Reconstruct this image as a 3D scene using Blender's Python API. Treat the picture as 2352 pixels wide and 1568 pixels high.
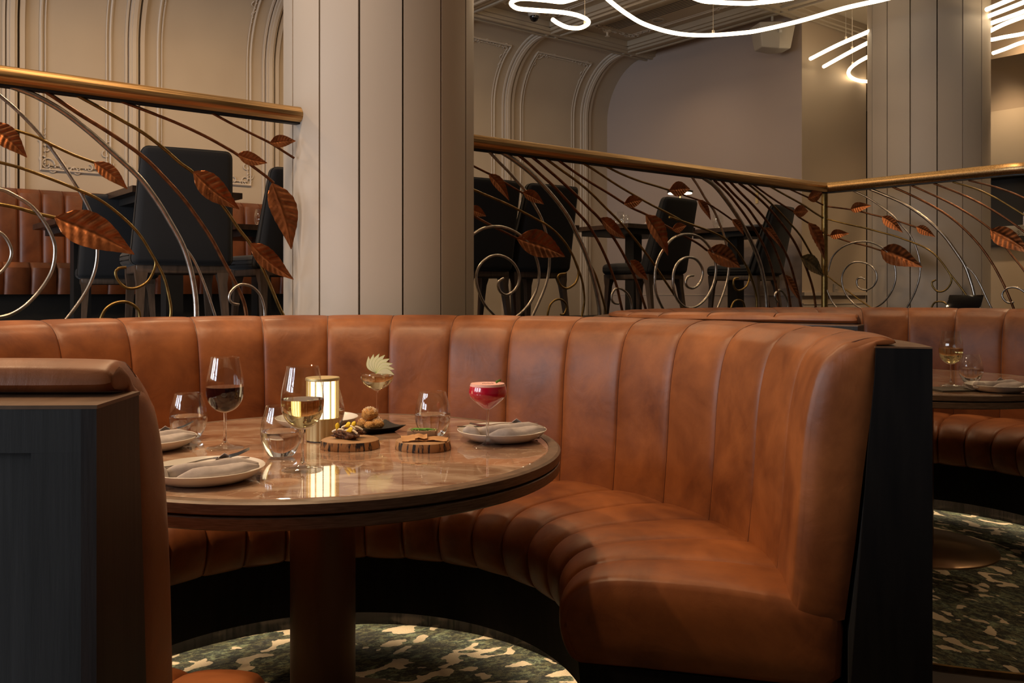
import bpy, bmesh, math, random
from math import sin, cos, pi, sqrt, atan2, radians as R
from mathutils import Vector, Matrix
random.seed(7)
for o in list(bpy.data.objects): bpy.data.objects.remove(o)
sc = bpy.context.scene
COL = sc.collection

# ---------------------------------------------------------------- camera, world, light, exposure
F, CX, HY, CZ = 2020.0, 1176.0, 668.0, 1.1415       # focal length in px, principal column, horizon row, eye height
cam_d = bpy.data.cameras.new('camera'); cam = bpy.data.objects.new('camera', cam_d); COL.objects.link(cam)
cam_d.sensor_fit = 'HORIZONTAL'; cam_d.sensor_width = 36.0; cam_d.lens = F/2352*36.0
cam_d.shift_y = -(784-HY)/2352.0
cam_d.clip_start = 0.05; cam_d.clip_end = 60
cam.location = (0, 0, CZ); cam.rotation_euler = (R(90), 0, 0)
sc.camera = cam
sc.view_settings.view_transform = 'Standard'; sc.view_settings.look = 'None'
sc.view_settings.gamma = 1; sc.view_settings.use_curve_mapping = False
sc.view_settings.exposure = 0.08
w = bpy.data.worlds.new('world'); sc.world = w; w.use_nodes = True
w.node_tree.nodes['Background'].inputs[0].default_value = (0.5, 0.6, 0.8, 1)
w.node_tree.nodes['Background'].inputs[1].default_value = 0.05
try:
    sc.cycles.max_bounces = 14; sc.cycles.transmission_bounces = 12; sc.cycles.transparent_max_bounces = 12
    sc.cycles.glossy_bounces = 6; sc.cycles.diffuse_bounces = 4
    sc.cycles.caustics_refractive = True; sc.cycles.caustics_reflective = False
    sc.cycles.sample_clamp_indirect = 4.0; sc.cycles.blur_glossy = 0.5
    sc.cycles.use_denoising = True; sc.cycles.use_adaptive_sampling = False
except Exception: pass

# room axes: U runs along the left wall and away from the camera, V is square to it. O = railing corner post
TH = R(51.3)
U = Vector((sin(TH), cos(TH), 0)); V = Vector((-cos(TH), sin(TH), 0))
O = Vector((2.31, 6.5, 0)); P = 0.88; ZC = 3.61
def W(a, b, z): return O + U*a + V*b + Vector((0, 0, z))
def at(x, y, Y): return Vector(((x-CX)/F*Y, Y, CZ+(HY-y)/F*Y))
def onz(x, y, z):
    Y = (CZ-z)*F/(y-HY); return Vector(((x-CX)/F*Y, Y, z))
def onplane(x, y, p0, n):
    d = Vector(((x-CX)/F, 1, (HY-y)/F)); c = Vector((0, 0, CZ))
    return c + d*((p0-c).dot(n)/d.dot(n))

def area(name, loc, target, sx, sy, power, col, spread=180):
    l = bpy.data.lights.new(name, 'AREA'); l.shape = 'RECTANGLE'; l.size = sx; l.size_y = sy
    l.energy = power; l.color = col; l.spread = R(spread)
    o = bpy.data.objects.new(name, l); COL.objects.link(o); o.location = loc
    o.rotation_euler = (Vector(target)-Vector(loc)).to_track_quat('-Z', 'Y').to_euler(); return o
def spot(name, loc, target, power, col, ang=70, blend=.6, rad=.04):
    l = bpy.data.lights.new(name, 'SPOT'); l.energy = power; l.color = col; l.spot_size = R(ang); l.spot_blend = blend; l.shadow_soft_size = rad
    o = bpy.data.objects.new(name, l); COL.objects.link(o); o.location = loc
    o.rotation_euler = (Vector(target)-Vector(loc)).to_track_quat('-Z', 'Y').to_euler(); return o
WARM = (1.0, .66, .37); DAY = (.86, .92, 1.0)
# daylight through the three tall windows in the wall left of the camera
AW = -10.2
WIN_B = [1.3, -.4, -2.1]
for b in WIN_B:
    area('window_daylight', W(AW+.06, b, 1.75), W(AW+3, b, 1.6), 1.15, 2.3, 78, DAY)
# unseen ceiling downlights, added to brighten booths, columns and end walls
DOWN = [(-5.5, -1.8, 100), (-4.9, -.75, 88), (-6.6, -.6, 220), (-3.8, -2.97, 34), (-3.0, -1.2, 30), (-1.9, -1.2, 8), (-.55, -1.15, 90), (.2, -2.9, 90), (1.9, -.9, 120), (.3, 1.9, 12)]
for a_, b_, p_ in DOWN:
    spot('added_downlight_beam', W(a_, b_, ZC-.03), W(a_, b_, 0), p_, WARM, 125, .9, .05)
WASH = [(-7.4, 1.6, 30), (-5.6, 1.6, 34), (-3.9, 1.6, 30), (-2.2, 1.6, 16), (-.9, 1.5, 7)]  # fill added under the ceiling to brighten the panelled cove wall
for a_, b_, p_ in WASH:
    l = area('added_wall_wash', W(a_, b_, ZC-.02), W(a_, b_+.25, 0), .3, .3, p_, WARM)
    l.data.shape = 'DISK'
# ---------------------------------------------------------------- helpers
def tag(o, label=None, cat=None, group=None, kind=None):
    if label: o['label'] = label
    if cat: o['category'] = cat
    if group: o['group'] = group
    if kind: o['kind'] = kind
    return o
def empty(name, loc, rz=0.0):
    o = bpy.data.objects.new(name, None); COL.objects.link(o); o.empty_display_size = .05
    o.location = loc; o.rotation_euler = (0, 0, rz); return o
class MB:
    def __init__(s): s.v = []; s.f = []
    def add(s, vs, fs):
        n = len(s.v); s.v += [tuple(v) for v in vs]; s.f += [tuple(i+n for i in f) for f in fs]; return s
    def grid(s, rows, cu=False, cv=False):
        nu, nv = len(rows), len(rows[0]); vs = [p for r in rows for p in r]; fs = []
        for i in range(nu if cu else nu-1):
            for j in range(nv if cv else nv-1):
                a = i*nv+j; b = i*nv+(j+1) % nv; c = ((i+1) % nu)*nv+(j+1) % nv; d = ((i+1) % nu)*nv+j
                fs.append((a, b, c, d))
        return s.add(vs, fs)
    def box(s, x0, x1, y0, y1, z0, z1, M=None):
        vs = [Vector(p) for p in ((x0,y0,z0),(x1,y0,z0),(x1,y1,z0),(x0,y1,z0),(x0,y0,z1),(x1,y0,z1),(x1,y1,z1),(x0,y1,z1))]
        if M: vs = [M @ v for v in vs]
        return s.add(vs, [(0,3,2,1),(4,5,6,7),(0,1,5,4),(1,2,6,5),(2,3,7,6),(3,0,4,7)])
    def obox(s, a0, a1, b0, b1, z0, z1):
        return s.add([W(*p) for p in ((a0,b0,z0),(a1,b0,z0),(a1,b1,z0),(a0,b1,z0),(a0,b0,z1),(a1,b0,z1),(a1,b1,z1),(a0,b1,z1))],
                     [(0,3,2,1),(4,5,6,7),(0,1,5,4),(1,2,6,5),(2,3,7,6),(3,0,4,7)])
    def tube(s, pts, r, n=8, closed=False, flat=None):
        pts = [Vector(p) for p in pts]; m = len(pts); rows = []
        rr = r if isinstance(r, (list, tuple)) else [r]*m
        up = None
        for i, p in enumerate(pts):
            if closed: t = pts[(i+1) % m]-pts[i-1]
            else: t = pts[min(i+1, m-1)]-pts[max(i-1, 0)]
            if t.length < 1e-9: t = Vector((0, 0, 1))
            t.normalize()
            if up is None:
                up = Vector((0, 0, 1)) if abs(t.z) < .9 else Vector((1, 0, 0))
            x = t.cross(up)
            if x.length < 1e-6: x = t.orthogonal()
            x.normalize(); up = x.cross(t).normalized()
            rows.append([p + (x*cos(2*pi*k/n)+up*sin(2*pi*k/n))*rr[i] for k in range(n)])
        s.grid(rows, cu=closed, cv=True)
        if not closed:
            b = len(s.v)-m*n
            s.f.append(tuple(b+k for k in range(n))[::-1]); s.f.append(tuple(b+(m-1)*n+k for k in range(n)))
        return s
    def lathe(s, prof, n=48, a0=0.0, a1=2*pi, off=(0, 0, 0)):
        full = abs(a1-a0-2*pi) < 1e-6; rows = []
        for i in range(n if full else n+1):
            a = a0+(a1-a0)*i/n
            rows.append([(off[0]+r*cos(a), off[1]+r*sin(a), off[2]+z) for r, z in prof])
        return s.grid(rows, cu=full)
    def build(s, name, mat, parent=None, smooth=True, origin=None, angle=40, normals=True):
        me = bpy.data.meshes.new(name)
        vs = s.v
        if origin is not None: vs = [(v[0]-origin[0], v[1]-origin[1], v[2]-origin[2]) for v in vs]
        me.from_pydata([tuple(v) for v in vs], [], s.f); me.update()
        bm = bmesh.new(); bm.from_mesh(me)
        bmesh.ops.remove_doubles(bm, verts=bm.verts, dist=1e-6)
        if normals: bmesh.ops.recalc_face_normals(bm, faces=bm.faces)
        if smooth:
            for f in bm.faces: f.smooth = True
            for e in bm.edges:
                if len(e.link_faces) == 2 and e.calc_face_angle(0) > R(angle): e.smooth = False
        bm.to_mesh(me); bm.free()
        o = bpy.data.objects.new(name, me); COL.objects.link(o)
        if mat: me.materials.append(mat)
        if parent: o.parent = parent
        return o
def origin_obj(o, loc): o.location = loc; return o
def smooth_path(pts, k=6, closed=False):
    pts = [Vector(p) for p in pts]; n = len(pts); out = []
    if n < 3: return pts
    for i in range(n if closed else n-1):
        if closed: p0, p1, p2, p3 = pts[i-1], pts[i], pts[(i+1) % n], pts[(i+2) % n]
        else: p0, p1, p2, p3 = pts[max(i-1, 0)], pts[i], pts[i+1], pts[min(i+2, n-1)]
        for j in range(k):
            t = j/k
            out.append(.5*((2*p1)+(p2-p0)*t+(2*p0-5*p1+4*p2-p3)*t*t+(3*p1-p0-3*p2+p3)*t**3))
    if not closed: out.append(pts[-1])
    return out
def rbox(sx, sy, sz, r, fn=None, seg=3, div=0):
    bm = bmesh.new(); bmesh.ops.create_cube(bm, size=1)
    for v in bm.verts: v.co = Vector((v.co.x*sx, v.co.y*sy, v.co.z*sz))
    if div: bmesh.ops.subdivide_edges(bm, edges=bm.edges[:], cuts=div, use_grid_fill=True)
    es = [e for e in bm.edges if e.calc_face_angle(0) > .5]
    bmesh.ops.bevel(bm, geom=es, offset=r, segments=seg, affect='EDGES', profile=.5)
    vs = [v.co.copy() for v in bm.verts]; bm.verts.index_update()
    fs = [tuple(v.index for v in f.verts) for f in bm.faces]; bm.free()
    if fn: vs = [Vector(fn(v)) for v in vs]
    return vs, fs
def kids(o): return [c for c in bpy.data.objects if c.parent == o]
def copy_tree(o, parent=None):
    c = o.copy(); COL.objects.link(c)
    if parent: c.parent = parent
    for ch in kids(o): copy_tree(ch, c)
    return c
def dup(o, loc, rz, label, group=None):
    c = copy_tree(o); c.location = loc; c.rotation_euler = (0, 0, rz); c['label'] = label
    if group: c['group'] = group
    return c

# ---------------------------------------------------------------- materials
def mat(name, col, rough=.5, metal=0, **k):
    m = bpy.data.materials.new(name); m.use_nodes = True; b = m.node_tree.nodes['Principled BSDF']
    b.inputs['Base Color'].default_value = (*col, 1); b.inputs['Roughness'].default_value = rough; b.inputs['Metallic'].default_value = metal
    for kk, v in k.items():
        b.inputs[kk.replace('_', ' ')].default_value = v
    return m
def nodes(m): return m.node_tree.nodes, m.node_tree.links, m.node_tree.nodes['Principled BSDF']
def add_noise(m, c0, c1, scale=5, detail=4, stretch=(1, 1, 1), p0=.3, p1=.7, bump=0, bscale=None, bdist=.01, rough=None, dist=0.0):
    N, L, b = nodes(m)
    tc = N.new('ShaderNodeTexCoord'); mp = N.new('ShaderNodeMapping'); mp.inputs['Scale'].default_value = stretch
    nz = N.new('ShaderNodeTexNoise'); nz.inputs['Scale'].default_value = scale; nz.inputs['Detail'].default_value = detail; nz.inputs['Distortion'].default_value = dist
    cr = N.new('ShaderNodeValToRGB'); cr.color_ramp.elements[0].position = p0; cr.color_ramp.elements[1].position = p1
    cr.color_ramp.elements[0].color = (*c0, 1); cr.color_ramp.elements[1].color = (*c1, 1)
    L.new(tc.outputs['Object'], mp.inputs[0]); L.new(mp.outputs[0], nz.inputs[0]); L.new(nz.outputs[0], cr.inputs[0]); L.new(cr.outputs[0], b.inputs['Base Color'])
    if rough:
        mr = N.new('ShaderNodeMapRange'); mr.inputs[3].default_value = rough[0]; mr.inputs[4].default_value = rough[1]
        L.new(nz.outputs[0], mr.inputs[0]); L.new(mr.outputs[0], b.inputs['Roughness'])
    if bump:
        n2 = N.new('ShaderNodeTexNoise'); n2.inputs['Scale'].default_value = bscale or scale*4; n2.inputs['Detail'].default_value = 5
        L.new(mp.outputs[0], n2.inputs[0])
        bp = N.new('ShaderNodeBump'); bp.inputs['Strength'].default_value = bump; bp.inputs['Distance'].default_value = bdist
        L.new(n2.outputs[0], bp.inputs['Height']); L.new(bp.outputs[0], b.inputs['Normal'])
    return m
def glow(name, col, s):
    m = bpy.data.materials.new(name); m.use_nodes = True; N, L, b = nodes(m)
    b.inputs['Base Color'].default_value = (*col, 1); b.inputs['Emission Color'].default_value = (*col, 1); b.inputs['Emission Strength'].default_value = s; return m

def leather_mat(name, a, b_):
    m = mat(name, a, .4); N, L, b = nodes(m)
    tc = N.new('ShaderNodeTexCoord')
    n1 = N.new('ShaderNodeTexNoise'); n1.inputs['Scale'].default_value = 4.5; n1.inputs['Detail'].default_value = 8; n1.inputs['Roughness'].default_value = .62; n1.inputs['Distortion'].default_value = .3
    cr = N.new('ShaderNodeValToRGB'); cr.color_ramp.elements[0].position = .32; cr.color_ramp.elements[1].position = .7
    cr.color_ramp.elements[0].color = (*a, 1); cr.color_ramp.elements[1].color = (*b_, 1)
    L.new(tc.outputs['Object'], n1.inputs[0]); L.new(n1.outputs[0], cr.inputs[0]); L.new(cr.outputs[0], b.inputs['Base Color'])
    mr = N.new('ShaderNodeMapRange'); mr.inputs[3].default_value = .36; mr.inputs[4].default_value = .52; L.new(n1.outputs[0], mr.inputs[0]); L.new(mr.outputs[0], b.inputs['Roughness'])
    vo = N.new('ShaderNodeTexVoronoi'); vo.inputs['Scale'].default_value = 650; L.new(tc.outputs['Object'], vo.inputs[0])
    n2 = N.new('ShaderNodeTexNoise'); n2.inputs['Scale'].default_value = 9; n2.inputs['Detail'].default_value = 5; n2.inputs['Distortion'].default_value = 1.4; L.new(tc.outputs['Object'], n2.inputs[0])
    b1 = N.new('ShaderNodeBump'); b1.inputs['Strength'].default_value = .05; b1.inputs['Distance'].default_value = .0008
    b2 = N.new('ShaderNodeBump'); b2.inputs['Strength'].default_value = .14; b2.inputs['Distance'].default_value = .012
    L.new(vo.outputs[0], b1.inputs['Height']); L.new(n2.outputs[0], b2.inputs['Height']); L.new(b1.outputs[0], b2.inputs['Normal']); L.new(b2.outputs[0], b.inputs['Normal'])
    b.inputs['Specular IOR Level'].default_value = .55
    return m
M = {}
M['leather'] = leather_mat('tan_leather', (.155, .044, .013), (.39, .130, .036))
M['leather_far'] = M['leather']
M['leather_dark'] = leather_mat('shaded_tan_leather', (.085, .022, .006), (.19, .054, .013))  # bench copy of the tan leather, its shade put into the colour
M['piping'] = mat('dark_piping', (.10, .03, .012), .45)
M['black_wood'] = add_noise(mat('black_wood', (.01, .01, .01), .7, Specular_IOR_Level=.15), (.006, .006, .007), (.012, .011, .011), 8, 4, (6, 6, .6))
M['grey_wood'] = add_noise(mat('charcoal_oak', (.03, .033, .037), .7, Specular_IOR_Level=.2), (.036, .035, .034), (.054, .052, .051), 10, 6, (5, 5, .35), bump=.15, bscale=30, bdist=.002)
M['brown_wood'] = add_noise(mat('dark_brown_oak', (.02, .01, .006), .5), (.010, .005, .004), (.028, .014, .009), 12, 6, (5, 5, .4), bump=.12, bscale=30, bdist=.002)
M['cap_wood'] = add_noise(mat('cap_wood', (.2, .1, .05), .4), (.12, .06, .03), (.2, .11, .06), 14, 4, (3, 1, 1))
M['plinth'] = add_noise(mat('smoked_mirror_plinth', (.03, .025, .022), .18, .6), (.006, .005, .004), (.022, .017, .014), 20, 6, (6, 6, .3), rough=(.08, .25))
M['rim_wood'] = add_noise(mat('walnut_table_edge', (.1, .06, .035), .38), (.095, .057, .035), (.20, .128, .082), 30, 6, (1, 1, 14), bump=.08, bscale=60, bdist=.001)
M['bronze'] = mat('dark_bronze', (.17, .09, .055), .42, .85)
M['bronze_plate'] = mat('bronze_plate', (.22, .13, .06), .3, .9)
M['steel'] = add_noise(mat('brushed_steel', (.4, .37, .33), .3, 1), (.44, .40, .35), (.68, .63, .57), 40, 3)
M['brass'] = add_noise(mat('aged_brass', (.3, .2, .07), .35, 1), (.20, .13, .045), (.38, .26, .09), 30, 4)
M['copper_rod'] = add_noise(mat('red_brown_rod', (.2, .08, .035), .4, .9), (.13, .055, .03), (.30, .13, .055), 30, 4)
M['copper_leaf'] = add_noise(mat('copper_leaf', (.5, .2, .08), .34, .9), (.22, .075, .028), (.46, .17, .065), 22, 5, rough=(.25, .5))
M['patina_leaf'] = add_noise(mat('patina_leaf', (.1, .08, .04), .45, .8), (.05, .05, .03), (.22, .15, .07), 30, 5)
def rail_mat():
    m = mat('brushed_brass_rail', (.5, .3, .11), .28, 1)
    add_noise(m, (.40, .23, .085), (.78, .52, .25), 14, 6, (.25, 8, 14), bump=.03, bscale=30, bdist=.001, rough=(.26, .45))
    N, L, b = nodes(m); mp = [n for n in N if n.bl_idname == 'ShaderNodeMapping'][0]; src = mp.inputs[0].links[0].from_socket
    m2 = N.new('ShaderNodeMapping'); m2.inputs['Rotation'].default_value = (0, 0, -R(38.7)); L.new(src, m2.inputs[0]); L.new(m2.outputs[0], mp.inputs[0]); return m
M['rail'] = rail_mat()
M['wall_warm'] = add_noise(mat('warm_plaster', (.5, .42, .33), .75), (.47, .39, .30), (.52, .44, .34), 1.5, 3)
M['trim'] = mat('warm_plaster_trim', (.56, .49, .41), .55)
M['wall_mauve'] = mat('mauve_grey_plaster', (.42, .345, .31), .8)
M['wall_side'] = mat('beige_plaster', (.50, .41, .31), .75)
M['ceiling'] = mat('ceiling_plaster', (.44, .37, .28), .8)
M['board'] = mat('painted_column_board', (.50, .43, .355), .5)
M['groove'] = mat('column_core', (.10, .085, .07), .8)
M['dark'] = mat('dark_laminate', (.012, .011, .010), .5)
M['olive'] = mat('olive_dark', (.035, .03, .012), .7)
M['velvet'] = mat('charcoal_velvet', (.013, .0135, .016), .9, Sheen_Weight=.08, Sheen_Roughness=.4)
M['chair_wood'] = add_noise(mat('walnut_chair_frame', (.06, .038, .025), .45), (.045, .028, .018), (.10, .065, .045), 20, 5, (3, 3, .4))
M['dark_table'] = add_noise(mat('dark_table_wood', (.03, .015, .008), .35), (.022, .011, .007), (.05, .025, .014), 12, 4, (1, 4, 1))
M['tube'] = glow('neon_tube', (1.0, .78, .50), 6.0)
M['tubecap'] = mat('tube_fitting', (.7, .62, .5), .4)
M['white_plastic'] = mat('white_plastic', (.45, .41, .35), .5)
M['black_gloss'] = mat('black_gloss', (.005, .005, .006), .08)
M['ceramic'] = mat('white_ceramic', (.72, .69, .64), .22)
M['linen'] = add_noise(mat('grey_linen_napkin', (.45, .40, .38), .9), (.40, .355, .345), (.50, .45, .43), 60, 3, bump=.2, bscale=500, bdist=.001)
M['silver'] = mat('cutlery_steel', (.55, .53, .5), .16, 1)
M['gold'] = mat('satin_gold', (.70, .57, .30), .45, .85)
M['gold_dark'] = mat('lamp_foot', (.02, .02, .02), .5)
M['shade'] = glow('lamp_shade_glow', (1.0, .80, .52), 2.6)
M['glass'] = mat('clear_glass', (1, 1, 1), 0.0, 0, Transmission_Weight=1.0, IOR=1.45)
def thin_glass(m, ior=1.6):
    N, L, b = nodes(m); out = [n for n in N if n.bl_idname == 'ShaderNodeOutputMaterial'][0]
    t = N.new('ShaderNodeBsdfTransparent'); t.inputs[0].default_value = (.975, .98, .975, 1)
    g = N.new('ShaderNodeBsdfGlossy'); g.inputs[0].default_value = (1, 1, 1, 1); g.inputs['Roughness'].default_value = .02
    fr = N.new('ShaderNodeFresnel'); fr.inputs[0].default_value = ior
    mx = N.new('ShaderNodeMixShader'); ge = N.new('ShaderNodeNewGeometry'); mr = N.new('ShaderNodeMapRange'); mr.inputs[3].default_value = ior; mr.inputs[4].default_value = 1/ior
    L.new(ge.outputs['Backfacing'], mr.inputs[0]); L.new(mr.outputs[0], fr.inputs[0])
    L.new(fr.outputs[0], mx.inputs[0]); L.new(t.outputs[0], mx.inputs[1]); L.new(g.outputs[0], mx.inputs[2]); L.new(mx.outputs[0], out.inputs[0])
    return m
M['glass'] = thin_glass(M['glass'])
M['solid_glass'] = mat('solid_glass', (1, 1, 1), 0.0, 0, Transmission_Weight=1.0, IOR=1.45)
M['water'] = mat('water', (1, 1, 1), 0.0, 0, Transmission_Weight=1.0, IOR=1.33)
M['white_wine'] = mat('white_wine', (.93, .80, .42), 0.0, 0, Transmission_Weight=1.0, IOR=1.34)
M['sparkling'] = mat('pale_cocktail', (.95, .83, .52), 0.0, 0, Transmission_Weight=1.0, IOR=1.34)
M['red_wine'] = mat('red_wine', (.016, .002, .004), .08, Specular_IOR_Level=.25)
M['pink_drink'] = mat('raspberry_cocktail', (.60, .006, .04), .25, Coat_Weight=.4)
M['foam'] = mat('pink_foam', (.88, .50, .45), .7)
M['petal'] = mat('yellow_petal', (.90, .62, .02), .6)
M['apple'] = mat('apple_flesh', (.95, .90, .58), .45, Subsurface_Weight=.1)
M['apple_skin'] = mat('apple_skin', (.30, .36, .06), .4)
M['mint'] = mat('mint_green', (.10, .28, .03), .6)
M['bark'] = add_noise(mat('slab_bark', (.2, .1, .05), .7), (.02, .018, .022), (.42, .22, .09), 130, 5, (1, 1, .12), .40, .50, bump=.3, bdist=.002)
M['slabtop'] = add_noise(mat('slab_top', (.35, .2, .1), .55), (.30, .16, .07), (.46, .27, .13), 12, 5)
M['slate'] = mat('black_plate', (.012, .011, .011), .4)
M['fritter'] = add_noise(mat('golden_crumb', (.5, .25, .06), .75), (.42, .16, .03), (.75, .45, .16), 220, 5, bump=.8, bscale=500, bdist=.004)
M['shaving'] = mat('grated_cheese', (.85, .72, .55), .7)
M['char'] = add_noise(mat('charred_meat', (.08, .03, .012), .4), (.018, .008, .005), (.22, .075, .022), 200, 4, bump=.8, bscale=400, bdist=.004)
M['cream'] = mat('cream_sauce', (.85, .78, .66), .4)
M['cracker'] = add_noise(mat('thin_cracker', (.55, .29, .12), .7), (.46, .23, .09), (.60, .34, .15), 30, 4)
M['parfait'] = mat('parfait', (.36, .22, .12), .5)
M['seed'] = mat('seeds', (.62, .48, .28), .7)
M['menu'] = mat('menu_cover', (.05, .038, .025), .55)
M['blue_print'] = add_noise(mat('blue_print', (.1, .12, .4), .3), (.04, .05, .25), (.6, .6, .7), 60, 2, (1, 1, 1), .45, .55)
M['darkfloor'] = add_noise(mat('dark_floor', (.03, .02, .015), .5), (.018, .012, .009), (.035, .022, .016), 3, 4)
M['led'] = glow('under_seat_strip', (1.0, .76, .50), 17.0)
M['ironframe'] = mat('black_window_frame', (.02, .02, .02), .4)

def marble():
    m = mat('brown_marble', (.3, .18, .11), .05, Specular_IOR_Level=.6, Coat_Weight=.5, Coat_Roughness=.03); N, L, b = nodes(m)
    tc = N.new('ShaderNodeTexCoord')
    n1 = N.new('ShaderNodeTexNoise'); n1.inputs['Scale'].default_value = 5; n1.inputs['Detail'].default_value = 9; n1.inputs['Distortion'].default_value = 1.6
    mp = N.new('ShaderNodeMapping'); mp.inputs['Rotation'].default_value = (0, 0, .5); mp.inputs['Scale'].default_value = (1, 2.0, 1)
    cr = N.new('ShaderNodeValToRGB'); e = cr.color_ramp.elements
    e[0].position = .30; e[0].color = (.27, .135, .085, 1); e[1].position = .72; e[1].color = (.58, .43, .32, 1)
    x = e.new(.5); x.color = (.38, .235, .155, 1)
    L.new(tc.outputs['Object'], mp.inputs[0]); L.new(mp.outputs[0], n1.inputs[0]); L.new(n1.outputs[0], cr.inputs[0])
    n2 = N.new('ShaderNodeTexNoise'); n2.inputs['Scale'].default_value = 3.2; n2.inputs['Detail'].default_value = 6; n2.inputs['Distortion'].default_value = 2.2
    L.new(mp.outputs[0], n2.inputs[0])
    c2 = N.new('ShaderNodeValToRGB'); f = c2.color_ramp.elements; f[0].position = .485; f[0].color = (0, 0, 0, 1); f[1].position = .5; f[1].color = (.6, .6, .6, 1)
    y = f.new(.515); y.color = (0, 0, 0, 1)
    L.new(n2.outputs[0], c2.inputs[0])
    mx = N.new('ShaderNodeMixRGB'); mx.inputs[2].default_value = (.62, .50, .38, 1)
    L.new(c2.outputs[0], mx.inputs[0]); L.new(cr.outputs[0], mx.inputs[1]); L.new(mx.outputs[0], b.inputs['Base Color'])
    return m
M['marble'] = marble()
def carpet():
    m = mat('patterned_carpet', (.1, .11, .07), .95); N, L, b = nodes(m)
    tc = N.new('ShaderNodeTexCoord')
    fz = N.new('ShaderNodeTexNoise'); fz.inputs['Scale'].default_value = 60; fz.inputs['Detail'].default_value = 2
    L.new(tc.outputs['Object'], fz.inputs[0])
    ad = N.new('ShaderNodeMixRGB'); ad.blend_type = 'LINEAR_LIGHT'; ad.inputs[0].default_value = .007
    L.new(tc.outputs['Object'], ad.inputs[1]); L.new(fz.outputs[1], ad.inputs[2])
    n1 = N.new('ShaderNodeTexNoise'); n1.inputs['Scale'].default_value = 7; n1.inputs['Detail'].default_value = 12; n1.inputs['Roughness'].default_value = .86
    mp = N.new('ShaderNodeMapping'); mp.inputs['Scale'].default_value = (1, 1.8, 1); L.new(ad.outputs[0], mp.inputs[0]); L.new(mp.outputs[0], n1.inputs[0])
    cr = N.new('ShaderNodeValToRGB'); e = cr.color_ramp.elements
    e[0].position = .36; e[0].color = (.018, .026, .034, 1); e[1].position = .68; e[1].color = (.17, .21, .17, 1)
    x = e.new(.47); x.color = (.055, .052, .028, 1); x = e.new(.56); x.color = (.10, .125, .09, 1)
    L.new(n1.outputs[0], cr.inputs[0])
    n4 = N.new('ShaderNodeTexNoise'); n4.inputs['Scale'].default_value = 38; n4.inputs['Detail'].default_value = 6; n4.inputs['Roughness'].default_value = .75; L.new(mp.outputs[0], n4.inputs[0])
    c4 = N.new('ShaderNodeValToRGB'); h_ = c4.color_ramp.elements; h_[0].position = .47; h_[0].color = (.25, .27, .30, 1); h_[1].position = .55; h_[1].color = (1.5, 1.45, 1.2, 1); L.new(n4.outputs[0], c4.inputs[0])
    m4 = N.new('ShaderNodeMixRGB'); m4.blend_type = 'MULTIPLY'; m4.inputs[0].default_value = 1; L.new(cr.outputs[0], m4.inputs[1]); L.new(c4.outputs[0], m4.inputs[2])
    n2 = N.new('ShaderNodeTexNoise'); n2.inputs['Scale'].default_value = 10.5; n2.inputs['Detail'].default_value = .4; n2.inputs['Distortion'].default_value = .9
    mp2 = N.new('ShaderNodeMapping'); mp2.inputs['Scale'].default_value = (1, 1.6, 1); mp2.inputs['Location'].default_value = (3.1, 1.7, 0)
    L.new(ad.outputs[0], mp2.inputs[0]); L.new(mp2.outputs[0], n2.inputs[0])
    c2 = N.new('ShaderNodeValToRGB'); f = c2.color_ramp.elements; f[0].position = .600; f[0].color = (0, 0, 0, 1); f[1].position = .608; f[1].color = (1, 1, 1, 1)
    L.new(n2.outputs[0], c2.inputs[0])
    mx = N.new('ShaderNodeMixRGB'); mx.inputs[2].default_value = (.50, .41, .28, 1); L.new(c2.outputs[0], mx.inputs[0]); L.new(m4.outputs[0], mx.inputs[1]); L.new(mx.outputs[0], b.inputs['Base Color'])
    n3 = N.new('ShaderNodeTexNoise'); n3.inputs['Scale'].default_value = 350; L.new(tc.outputs['Object'], n3.inputs[0])
    bp = N.new('ShaderNodeBump'); bp.inputs['Strength'].default_value = .8; bp.inputs['Distance'].default_value = .006
    L.new(n3.outputs[0], bp.inputs['Height']); L.new(bp.outputs[0], b.inputs['Normal'])
    return m
M['carpet'] = carpet()

# ---------------------------------------------------------------- room shell
AL, AR, BF, BW = -10.2, 6.0, -8.5, 3.3       # left window wall, right wall, wall behind camera, cove wall
def st(name, mb, m, parent=None, smooth=False, kind=True, **k):
    o = mb.build(name, m, parent, smooth=smooth, **k)
    if kind and not parent: o['kind'] = 'structure'
    return o
st('floor', MB().obox(AL-.1, AR+.1, BF-.1, BW+.1, -.08, 0), M['darkfloor'])
st('trim_1', MB().obox(AL, 0, .0, BW, .0, P).obox(0, AR, BF, BW, 0, P), M['dark'])          # raised platform
st('ceiling', MB().obox(AL-.1, AR+.1, BF-.1, BW+.2, ZC+.05, ZC+.15), M['ceiling'])
# cove wall: vertical, then an elliptical cove up to the ceiling
ZB, CR_B, CR_Z = 2.98, .58, ZC-2.98
def wp(a, q, off=0.0):                        # q = metres up the wall profile
    z = P+q; L_ = ZB-P
    if q <= L_: return W(a, BW-off, z)
    t = min((q-L_)/.95, 1.0)*pi/2
    return W(a, BW-CR_B+(CR_B-off)*cos(t), ZB+(CR_Z-off)*sin(t))
QV = ZB-P; QT = QV+.95
G_A = 1.03
qs = [0]+[QV*i/4 for i in range(1, 5)]+[QV+.95*i/16 for i in range(1, 17)]
mb = MB(); mb.grid([[wp(a, q) for q in qs] for a in [AL+i*(G_A-AL)/12 for i in range(13)]])
mb.grid([[wp(a, q)+V*.0 for q in qs][::-1] for a in (AL, AL)])
wl = st('wall_left', mb, M['wall_warm'], smooth=True)
st('wall_cove_back', MB().obox(AL, AR, BW+.12, BW+.22, 0, ZC+.1), M['wall_warm'])
SEAMS = [.72, -.35, -1.2, -2.0, -2.85, -3.92, -4.72, -5.6, -6.6, -7.7, -8.8]
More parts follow.
